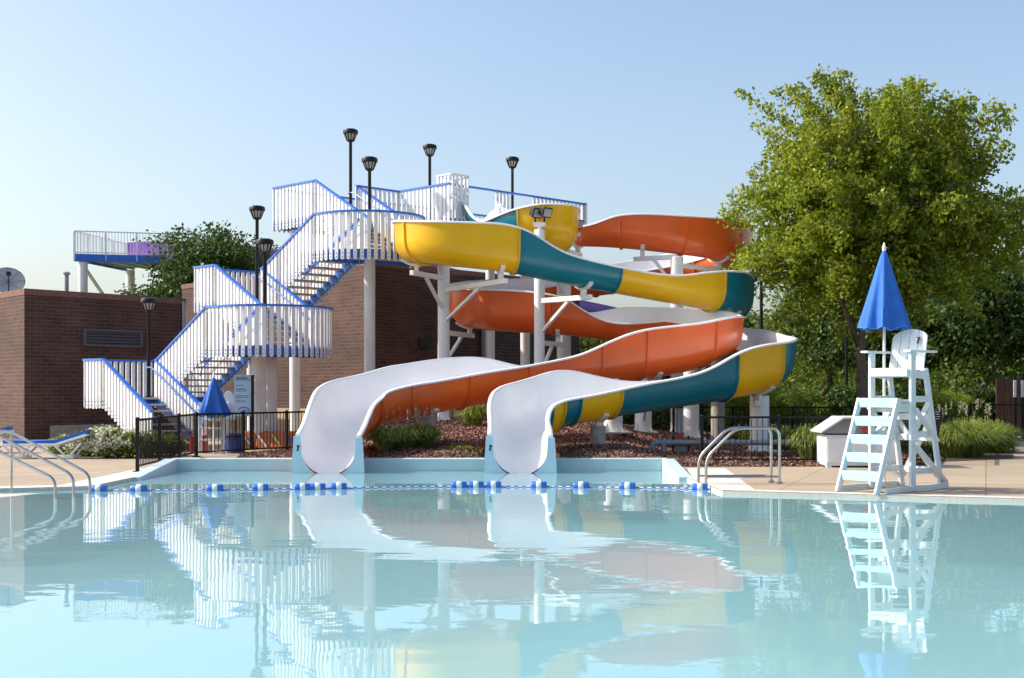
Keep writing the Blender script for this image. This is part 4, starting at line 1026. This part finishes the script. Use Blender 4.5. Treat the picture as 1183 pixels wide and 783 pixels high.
# ------------------------------------------------------------------ second tower and purple slide far behind the wall
F2 = thing('far_platform_tower', 'distant blue and white slide platform with thin white railing above the brick roof', 'slide tower', tuple(onz(150, 63, 0)))
a = at(86, 293, 61); a.z = zat(293, 61); zf = a.z; b = Vector((onz(228, 62.5, 0).x, 62.5, zf)); bk = Vector((.8, 5.5, 0))
mb = MB(); mb.prism([a-Z*.15, b-Z*.15, b+bk-Z*.15, a+bk-Z*.15], Z*.14); dk = mb.build('deck', STEEL_WHITE, F2)
mb = MB(); mb.bar(a-Z*.18, b-Z*.18, .08, .36); mb.bar(a-Z*.18, a+bk-Z*.18, .08, .3); mb.build('fascia', BLUE, F2)
mb = MB()
for k in range(7): mb.bar(a.lerp(b, (k+.5)/7)-Z*.2, a.lerp(b, (k+.5)/7)+bk-Z*.2, .06, .1)
mb.build('joist', pm('joist_grey', (.5, .5, .48), .6), F2)
for ir, (p0, p1) in enumerate(((a, b), (a, a+bk), (a+bk, b+bk), (b, b+bk))):
    mb = MB(); n = int((p1-p0).length/.14)
    for k in range(n+1): mb.bar(p0.lerp(p1, k/n), p0.lerp(p1, k/n)+Z*1.05, .022, .022, Vector((1, 0, 0)))
    mb.bar(p0+Z*(1.07+.004*ir), p1+Z*(1.07+.004*ir), .06, .05); mb.bar(p0+Z*(.08+.004*ir), p1+Z*(.08+.004*ir), .04, .04)
    for k in range(0 if ir == 0 else 1, 5): mb.bar(p0.lerp(p1, k/4)-Z*(.3+.003*ir), p0.lerp(p1, k/4)+Z*(1.03+.004*ir), .08+.006*ir, .08+.006*ir, Vector((1, 0, 0)))
    mb.build('railing', WHITE, F2)
for q in (a+Vector((.3, .3, 0)), a+bk+Vector((.3, -.3, 0)), b+Vector((-.3, .3, 0)), b+bk+Vector((-.3, -.3, 0))):
    MB().tube([(q.x, q.y, 0), (q.x, q.y, zf-.3)], .22, 14).build('support_post', STEEL_WHITE, F2, smooth=True)
c0 = a+Vector((.3, .3, 0)); c1 = a+bk+Vector((.3, -.3, 0)); c2 = b+Vector((-.3, .3, 0))
MB().bar(c0+Z*(-.5), c1+Z*-3.6, .12, .12).build('brace', STEEL_WHITE, F2); MB().bar(Vector((c0.x+1.2, c0.y, zf-3.4)), Vector((c2.x, c2.y, zf-1.0)), .16, .16).build('brace', STEEL_WHITE, F2)
ps = thing('purple_slide', 'purple covered slide starting on the distant platform', 'water slide', tuple(onz(195, 65, 0)))
f = Flume([w(-18.9, 64.5, zf+.02, .8, .8), w(-17.8, 64.5, zf+.01, .95, .9), w(-16.5, 65.2, zf, .95, .9), w(-14.8, 66.2, zf-.05, .8, .9), w(-13.0, 66.5, zf-.1, .7, 1.0), w(-11, 66.3, zf-.15, .7, .7), w(-8.5, 66.5, zf-.25, .8, .7), w(-6.0, 67.0, zf-.4, .9, .8), w(-4.3, 68, zf-.6, .8, .7), w(-1.5, 69.5, zf-1.2, .7, .7), w(1.5, 70, zf-1.9, .7, .7), w(5, 70, zf-2.6, .7, .7), w(8, 70.5, zf-3.4, .7, .7)])
f.section('flume_section', 0, 5, PURPLE, ps); f.section('flume_section', 5, 12, PURPLE, ps); f.finish(ps)
for c in (4.5, 10.0, 12):
    i = f.at_ci(c); MB().lathe([(.2, 0), (.2, f.P[i].z-.02)], (f.P[i].x, f.P[i].y, 0), 12).build('support_post', STEEL_WHITE, ps, smooth=True)
# double headed car park lamp
q = onz(879.5, 52, 0); zt = zat(318, 52); t = thing('twin_head_lamp', 'black lamp post with two domed heads beyond the slides', 'lamp', tuple(q))
MB().tube([q, (q.x, q.y, zt)], [.09, .06], 10).build('post', BLACK, t, smooth=True)
MB().bar((q.x-.42, q.y, zt-.06), (q.x+.42, q.y, zt-.06), .06, .06).build('arm', BLACK, t)
for dx in (-.45, .45):
    MB().lathe([(.02, .06), (.17, .02), (.30, -.1), (.32, -.24), (.30, -.26), (.02, -.24)], (q.x+dx, q.y, zt+.02), 16).build('lamp_head', BLACK, t, smooth=True)
q = onz(978, 48, 0); t = thing('dark_lamp_post', 'thin dark lamp post among the shaded trees behind the hedge', 'lamp', tuple(q))
MB().tube([q, (q.x, q.y, 5.0)], .06, 10).build('post', BLACK, t, smooth=True); MB().lathe([(.06, 5.0), (.22, 5.3), (.24, 5.4), (.03, 5.46)], (q.x, q.y, 0), 14).build('lamp_head', BLACK, t, smooth=True)
# ------------------------------------------------------------------ plants
LEAF_A = leafmat('birch_leaves', [(.06, .115, .016), (.115, .19, .02), (.21, .29, .026), (.31, .36, .03), (.46, .45, .045)], .46)
LEAF_B = leafmat('dark_leaves', [(.035, .07, .018), (.055, .105, .022), (.08, .14, .026), (.11, .17, .03)], .3)
LEAF_C = leafmat('mid_leaves', [(.055, .10, .022), (.09, .15, .028), (.13, .19, .03), (.18, .23, .04)], .36)
HEDGE = leafmat('hedge_leaves', [(.10, .17, .022), (.16, .25, .03), (.21, .31, .04), (.26, .35, .05)], .4)
GRASS = leafmat('grass_blades', [(.12, .20, .035), (.21, .30, .05), (.29, .36, .08), (.38, .38, .16)], .4)
FLOWER = leafmat('hydrangea_bloom', [(.62, .62, .48), (.72, .7, .6), (.55, .6, .34)], .2)
def tree(name, label, base, H, cc, rad, ncl, nl, leaf, mat, tr=.22, stems=1, clr=.5, group=None, droop=.15, seed=1, shell=2.0, top=.62, rough=.34, spray=False, lean=.3, keep=None):
    """trunk + limbs, twigs, and a crown of leaf clumps inside an uneven ellipsoid (cc centre, rad radii)"""
    r = random.Random(seed); base = Vector(base); cc = Vector(cc); rad = Vector(rad)
    t = thing(name, label, 'tree', tuple(base), group)
    mb = MB(); limbs = []
    for s in range(stems):
        az = r.uniform(0, 6.28); off = Vector((math.cos(az), math.sin(az), 0))*(.0 if stems == 1 else .12)
        tip = cc+Vector((r.uniform(-lean, lean)*rad.x, r.uniform(-lean, lean)*rad.y, rad.z*top*.5))
        pts = []; m = 12
        for i in range(m+1):
            q = (base+off).lerp(tip, i/m); k = math.sin(i/m*math.pi)*.35*max(.3, min(1, lean/.3))
            pts.append(q+Vector((noise.noise(Vector((i*.35+s*7, seed, 0)))*k*2, noise.noise(Vector((i*.35, seed+5, s*3)))*k*2, 0)))
        rs = [tr*(1.25 if i == 0 else 1)*(1-.85*i/m) for i in range(m+1)]
        mb.tube([pts[0]-Z*.1]+pts[1:], rs, 10); limbs.append((pts, rs))
    nodes = []
    nb = 9 if stems == 1 else 6
    for pts, rs in limbs:
        for k in range(nb):
            i = r.randint(4, 10); p0 = pts[i]; az = k*2.4+r.uniform(-.4, .4); el = r.uniform(.1, .9)
            d = Vector((math.cos(az)*rad.x, math.sin(az)*rad.y, math.sin(el)*rad.z*.9)); p1 = cc+d*r.uniform(.5, .72)
            if p1.z < p0.z-.3: p1.z = p0.z+r.uniform(0, .6)
            mid = p0.lerp(p1, .5)+Vector((r.uniform(-.3, .3), r.uniform(-.3, .3), .25*(p1-p0).length*.5))
            bz = [p0*(1-u)**2+mid*2*u*(1-u)+p1*u*u for u in (0, .2, .4, .6, .8, 1)]
            mb.tube(bz, [max(.012, rs[i]*.6*(1-.8*u)) for u in (0, .2, .4, .6, .8, 1)], 7); nodes += bz[2:]
        nodes += pts[5:]
    mb.build('trunk', BARK, t, smooth=True, angle=180)
    C = []; tw = MB()
    while len(C) < ncl:      # uneven ellipsoid, thinned where keep() says the crown is open
        d = Vector((r.gauss(0, 1), r.gauss(0, 1), r.gauss(0, 1))).normalized(); u = r.random()**(1/shell)
        o = 1-rough*.55+rough*1.25*noise.noise(d*1.9+Vector((seed*3.1, 0, 0)))+.14*noise.noise(d*5+Vector((seed, 2, 1)))
        q = cc+Vector((d.x*rad.x, d.y*rad.y, d.z*rad.z))*u*o
        if d.z < 0: q.z = cc.z+(q.z-cc.z)*.85
        if q.z < .6 or (keep and r.random() > keep(q)): continue
        C.append(q)
        nn = min(nodes, key=lambda b: (b-q).length_squared+(4 if b.z > q.z+.5 else 0)); m_ = nn.lerp(q, .5)+Z*.06*(q-nn).length
        if len(C) % 2 == 0: tw.tube([nn, nn.lerp(m_, .5)+(m_-nn.lerp(q, .5))*.25, m_, m_.lerp(q, .5)+(m_-nn.lerp(q, .5))*.25, q, q+(q-m_).normalized()*.35-Z*.1], [.016, .013, .011, .008, .005, .002], 4, caps=False)
    if tw.v: tw.build('twigs', BARK, t)
    cl = Cloud(); C = np.array([tuple(q) for q in C])
    if spray:
        D = [(Vector(q)-cc).normalized()+Vector((r.uniform(-.7, .7), r.uniform(-.7, .7), r.uniform(-.1, .6))) for q in C]
        D = np.array([tuple(v.normalized()) for v in D]); cl.sprays(C, D, nl, clr*2.1, clr*.26, leaf, droop=droop)
        cl.build('crown', mat, t); return t
    k1 = int(len(C)*.6)
    cl.leaves(C[:k1], nl, (clr*.55, clr*.55, clr*.38), leaf, .62, droop=droop)
    cl.leaves(C[k1:], int(nl*.75), (clr*.85, clr*.85, clr*.30), leaf*.9, .62, droop=droop*1.6)
    cl.build('crown', mat, t)
    return t
# the big river birch beside the guard chair
b = onz(994, 38, 0)
tree('birch_tree', 'big yellow green birch with shaggy bark and a wide drooping crown behind the guard chair', b, 11, Vector((onz(1012, 38, 0).x, 38.2, 7.0)), (5.25, 4.6, 4.1), 1120, 130, .128, LEAF_A, tr=.2, stems=1, clr=.62, droop=.3, seed=4, shell=2.4, rough=.4, spray=True, lean=.04, keep=lambda q: 1 if q.x > 7.5+.4*math.sin(q.z*3) or q.z > 6.7 else .07)
# tree rising over the brick wall, left of the lamps
b = onz(235, 63, 0)
tree('dark_tree', 'dense dark green tree rising over the brick roof beside the distant platform', b, 10, Vector((onz(248, 62, 0).x, 62, 6.6)), (3.3, 3, 3.45), 330, 95, .2, LEAF_B, tr=.2, clr=.62, seed=8, shell=2.2)
b = onz(300, 66, 0)
tree('dark_tree', 'darker green tree half hidden by lamps and stair railing over the brick roof', b, 9, Vector((onz(292, 65, 0).x, 66, 6.2)), (2.6, 2.4, 2.9), 220, 90, .2, LEAF_B, tr=.2, clr=.6, seed=9)
b = onz(172, 59, 0)
tree('dark_tree', 'small dark green tree crown just over the roof beside the white far columns', b, 7, Vector((onz(190, 59, 0).x, 59, 5.0)), (1.9, 1.7, 2.0), 130, 85, .18, LEAF_B, tr=.13, clr=.5, seed=10)
# trees beyond the hedges
GT = 'trees beyond the hedges'
bgs = [(948, 56, 7.4, 3.3, 3.1, LEAF_C, 'mid green tree beside the twin headed lamp, beyond the slides'),
       (990, 62, 8.6, 3.8, 3.6, LEAF_B, 'tall dark tree between the twin headed lamp and the big birch'),
       (1010, 53, 6.4, 3.2, 2.6, LEAF_B, 'dark shaded tree directly behind the blue umbrella'),
       (1058, 58, 7.6, 3.4, 2.9, LEAF_C, 'mid green tree showing just past the guard chair back'),
       (1121, 50, 7.4, 3.6, 3.0, LEAF_B, 'leaning dark trunk tree by the fence corner'),
       (1150, 60, 8.6, 4.2, 3.4, LEAF_C, 'broad mid green tree above the brown board screen'),
       (1210, 52, 7.6, 3.6, 3.2, LEAF_B, 'dark tree cut by the picture edge above the gate'),
       (838, 66, 6.0, 3.0, 2.5, LEAF_B, 'dark tree low behind the teal slide bend'),
       (770, 72, 5.2, 3.4, 2.4, LEAF_B, 'dark green tree glimpsed low between the slide columns'),
       (690, 74, 5.4, 3.0, 2.4, LEAF_C, 'green tree glimpsed in the gap beside the brick wall end')]
for k, (px, d, h, rx, rz, mt, lab) in enumerate(bgs):
    b = onz(px, d, 0); c = Vector((b.x+rnd.uniform(-.5, .5), d, h-rz))
    tree('shade_tree', lab, b, h, c+Z*.3, (rx, rx*.9, rz), 210, 80, .21, mt, tr=.17, clr=.68, group=GT, seed=20+k, shell=2.0, rough=.4)
# far woods, one mass
cl = Cloud(); C = []
for k in range(900):
    x = rnd.uniform(-10, 75); y = rnd.uniform(108, 128); h = 4.2+2.6*noise.noise(Vector((x*.11, 3, 0)))+1.2*noise.noise(Vector((x*.4, 9, 0)))
    C.append((x, y, rnd.uniform(.2, 1)**.7*h))
cl.leaves(C, 38, (.9, .9, .7), .5, .7); o = cl.build('far_woods', LEAF_C); o['kind'] = 'stuff'; o['label'] = 'far line of green woods behind the trees'

def shrub(name, label, cat, c, rad, n, leaf, mat, group=None, seed=1, blooms=0, aspect=.6):
    r = random.Random(seed); c = Vector(c); rad = Vector(rad); t = thing(name, label, cat, (c.x, c.y, max(0, c.z-rad.z)), group)
    mb = MB(); C = []
    for k in range(n):
        d = Vector((r.gauss(0, 1), r.gauss(0, 1), abs(r.gauss(0, 1))*1.1-.25)).normalized()
        o = .86+.25*noise.noise(d*2.4+Vector((seed*2., 0, 0))); u = r.random()**.25
        C.append(c+Vector((d.x*rad.x, d.y*rad.y, d.z*rad.z))*u*o-Z*rad.z*.25)
    for k in range(10):
        q = C[k*len(C)//10]; b0 = Vector((c.x, c.y, 0)); mb.tube([b0+Vector((r.uniform(-.1, .1), r.uniform(-.1, .1), 0)), b0.lerp(q, .5)+Z*.1, q], [.015, .011, .005], 5)
    mb.build('stems', BARK, t)
    cl = Cloud(); cl.leaves([tuple(q) for q in C], 14, (.075, .075, .06), leaf, aspect); cl.build('foliage', mat, t)
    if blooms:
        for k in range(blooms):
            d = Vector((r.gauss(0, 1), -abs(r.gauss(0, 1)), abs(r.gauss(0, .8)))).normalized(); q = c+Vector((d.x*rad.x, d.y*rad.y, d.z*rad.z))*r.uniform(.88, 1.04)-Z*rad.z*.2
            cl = Cloud(); cl.leaves([tuple(q)], 80, (.06, .06, .05), .062, .95); cl.build('bloom', FLOWER, t)
    return t
# clipped hedges behind the far fence
for k, (px, d, rx, rz, lab) in enumerate(((850, 43.0, 1.0, 1.1, 'rounded bright green clipped hedge next to the lowest yellow flume'), (888, 42.8, 1.15, 1.14, 'wide rounded bright green hedge just past the white slide column'), (926, 43.0, 1.1, 1.1, 'rounded bright green hedge closest to the dark lamp post'),
        (1082, 44.5, .9, .95, 'rounded green hedge seen past the guard chair'), (1100, 45.5, .9, .9, 'small rounded green hedge before the leaning tree trunk'))):
    q = onz(px, d, .95); shrub('hedge', lab, 'hedge', q, (rx, .9, rz), 900, .06, HEDGE, 'clipped hedges behind the far fence', 40+k)
for k, (px, d, h, rx, lab) in enumerate(((700, 46, 1.5, 2.2, 'dark hedge mass seen under the slides between the columns'), (800, 45, 1.35, 2.0, 'dark hedge behind the bolted column and grey post'))):
    q = onz(px, d, h*.5); shrub('dark_hedge', lab, 'hedge', q, (rx, .9, h*.72), 700, .11, LEAF_B, None, 50+k)
for k, (px, d, h, rx, lab) in enumerate(((985, 47.5, 1.7, 1.9, 'dark understory shrub between the dark lamp post and the birch trunk'), (1050, 50, 1.9, 2.2, 'dark understory shrub seen through the legs of the guard chair'), (1128, 48, 1.7, 1.8, 'dark understory shrub left of the brown board screen'.replace(' left of', ' next to')))):
    q = onz(px, d, h*.5); shrub('understory_shrub', lab, 'shrub', q, (rx, .9, h*.72), 600, .12, LEAF_B, None, 150+k)
# hydrangeas by the brick wall
for k, (px, d, r_, bl, lab) in enumerate(((74, 33.0, .26, 4, 'small hydrangea bush with few cream blooms beside the lounger end'), (100, 32.0, .36, 12, 'hydrangea bush with cream blooms, nearest the lounger'), (124, 31.2, .45, 22, 'widest hydrangea bush full of cream white blooms under the stairs'), (149, 31.2, .40, 7, 'leafy hydrangea with few blooms by the fence end post'))):
    q = onz(px, d, r_*.75); shrub('hydrangea_bush', lab, 'shrub', q, (r_*1.25, r_, r_*1.05), 240, .085, HEDGE, 'hydrangeas along the wall', 60+k, bl)
for k, (px, d, r_, lab) in enumerate(((172, 31.5, .42, 'grey green shrub with buds behind the near end of the black fence'), (196, 32.0, .35, 'low green shrub inside the fence by the lowest treads'))):
    q = onz(px, d, r_*.7); shrub('small_shrub', lab, 'shrub', q, (r_*1.1, r_, r_), 200, .08, LEAF_C, None, 70+k)
def tuft(name, label, c, R_, H, n, mat=GRASS, seed=1, group=None, plume=0):
    r = random.Random(seed); c = Vector(c); t = thing(name, label, 'ornamental grass', tuple(c), group); mb = MB()
    for k in range(n):
        a = r.uniform(0, 6.283); s = r.random()**.6; b0 = c+Vector((math.cos(a), math.sin(a), 0))*R_*.35*r.random()
        out = Vector((math.cos(a), math.sin(a), 0))*R_*s; h = H*r.uniform(.6, 1.05)*(1-.35*s); sd = Vector((-math.sin(a), math.cos(a), 0))*r.uniform(.008, .016)
        p1 = b0+out*.35+Z*h*.7; p2 = b0+out*.8+Z*h; p3 = b0+out*1.15+Z*h*(1-.35*s)
        mb.add([b0-sd, b0+sd, p1+sd, p1-sd, p2+sd*.7, p2-sd*.7, p3], [(0, 1, 2, 3), (3, 2, 4, 5), (5, 4, 6)])
    mb.build('blades', mat, t, fix=False)
    if plume:
        cl = Cloud()
        for k in range(plume):
            a = r.uniform(0, 6.283); q = c+Vector((math.cos(a), math.sin(a), 0))*R_*r.uniform(.2, .8)+Z*H*r.uniform(.95, 1.25)
            cl.leaves([tuple(q+Z*(.05*j)) for j in range(5)], 6, (.015, .015, .02), .05, .3)
        cl.build('seed_heads', leafmat('seed_head', [(.4, .36, .24), (.5, .45, .3)], .2), t)
    return t
GG = 'grass clumps along the fences'
for k, (px, d, R_, H, n, pl, lab) in enumerate(((446, 29.1, .5, .6, 900, 0, 'dense arching grass clump nearest the orange slide mouth'), (467, 29.3, .5, .58, 900, 6, 'arching grass clump behind the orange run between two others'), (490, 29.7, .45, .6, 700, 10, 'grass clump with seed heads just before the concrete pier'), (547, 34.2, .5, .8, 400, 22, 'tall thin grass clump with seed heads beside the white flume wall'),
        (934, 29.3, .45, .85, 450, 0, 'bright upright grass clump inside the fence beside the white bin'), (1100, 31.2, .75, .95, 900, 6, 'arching grass clump by the fence behind the guard chair'), (1118, 31.6, .95, 1.0, 1200, 8, 'largest arching grass clump at the end of the deck bed'), (1143, 33.8, .8, .95, 800, 4, 'farthest grass clump at the bed end next to the path'),
        (905, 36, .7, .6, 600, 0, 'low grass clump between the two black fences'), (960, 36.5, .8, .65, 600, 0, 'low wide grass clump behind the white bin'), (1010, 37, .8, .8, 600, 0, 'grass clump at the foot of the big birch'), (1065, 37.5, .8, .8, 600, 0, 'grass clump seen through the guard chair braces'))):
    q = onz(px, d, 0); q.z = berm(q.x, q.y)*.9 if inpoly(q.x, q.y, BED) else 0; tuft('grass_clump', lab, q, R_, H, n, GRASS, 80+k, GG, pl)
# planting bed with ground cover between the fences
BED2 = [(9.4, 29.3), (11.9, 30.8), (13.3, 34.5), (14.3, 39.6), (12.2, 39.8), (9.9, 33)]
sheet('planting_bed', BED2, None, .012, SOILM)
BED3 = [(5.0, 40.7), (14.5, 41.0), (15, 52), (5.0, 52)]
sheet('planting_bed', BED3, None, .012, SOILM)
C = []
while len(C) < 5200:
    x = rnd.uniform(5.5, 14.4); y = rnd.uniform(32.5, 41.6)
    if (inpoly(x, y, BED2) and y > 33) or (y > 33.5 and x > 6.5 and inpoly(x, y, BED)): C.append((x, y, rnd.uniform(.05, .42)))
cl = Cloud(); cl.leaves(C, 10, (.09, .09, .07), .10, .4); o = cl.build('ground_cover', LEAF_C); o['kind'] = 'stuff'; o['label'] = 'low leafy ground cover filling the bed between the fences'
C = []
for k in range(1500):
    x = rnd.uniform(-6, 13); y = rnd.uniform(41.5, 44.5)
# small weeds on the bark
for k, (px, d, lab) in enumerate(((527, 29.2, 'tiny bright weed on the bark nearest the orange slide'), (541, 29.0, 'tiny bright weed on the bark, farther from the orange slide'))):
    q = onz(px, d, 0); q.z = berm(q.x, q.y)+.05; t = thing('weed', lab, 'weed', tuple(q), 'weeds on the bark'); cl = Cloud(); cl.leaves([tuple(q)], 45, (.09, .06, .03), .07, .7); cl.build('leaves', HEDGE, t)

# ------------------------------------------------------------------ light, sky, camera
SUN = Vector((-.99, .12, 0)).normalized(); EL = math.radians(38)
sd = SUN*math.cos(EL)+Z*math.sin(EL)
ld = bpy.data.lights.new('sun', 'SUN'); ld.energy = 3.2; ld.angle = math.radians(.53); ld.color = (1, .93, .82)
lo = bpy.data.objects.new('sun', ld); COL.objects.link(lo); lo.rotation_euler = sd.to_track_quat('Z', 'Y').to_euler(); lo.location = (-30, -20, 40)
wd_ = bpy.data.worlds.new('World'); S.world = wd_; wd_.use_nodes = True; nt = wd_.node_tree
bg = nt.nodes['Background']; sk = nt.nodes.new('ShaderNodeTexSky'); sk.sky_type = 'NISHITA'; sk.sun_disc = False
sk.sun_elevation = EL; sk.sun_rotation = math.atan2(SUN.x, SUN.y); sk.altitude = 200; sk.air_density = 1.0; sk.dust_density = 3.4; sk.ozone_density = 1.0
nt.links.new(sk.outputs[0], bg.inputs[0]); bg.inputs[1].default_value = .132
cam = bpy.data.cameras.new('camera'); co = bpy.data.objects.new('camera', cam); COL.objects.link(co)
co.location = (0, 0, CH); co.rotation_euler = (math.pi/2, 0, 0); cam.sensor_width = 36; cam.lens = 36*FPX/1183; cam.shift_y = (HY-391.5)/1183; cam.clip_start = .1; cam.clip_end = 5000
S.camera = co
S.view_settings.view_transform = 'Standard'; S.view_settings.look = 'None'; S.view_settings.exposure = 0.78; S.view_settings.gamma = 1
S.cycles.max_bounces = 8; S.cycles.transparent_max_bounces = 12; S.cycles.glossy_bounces = 4; S.cycles.diffuse_bounces = 4; S.cycles.caustics_reflective = False; S.cycles.sample_clamp_indirect = 6
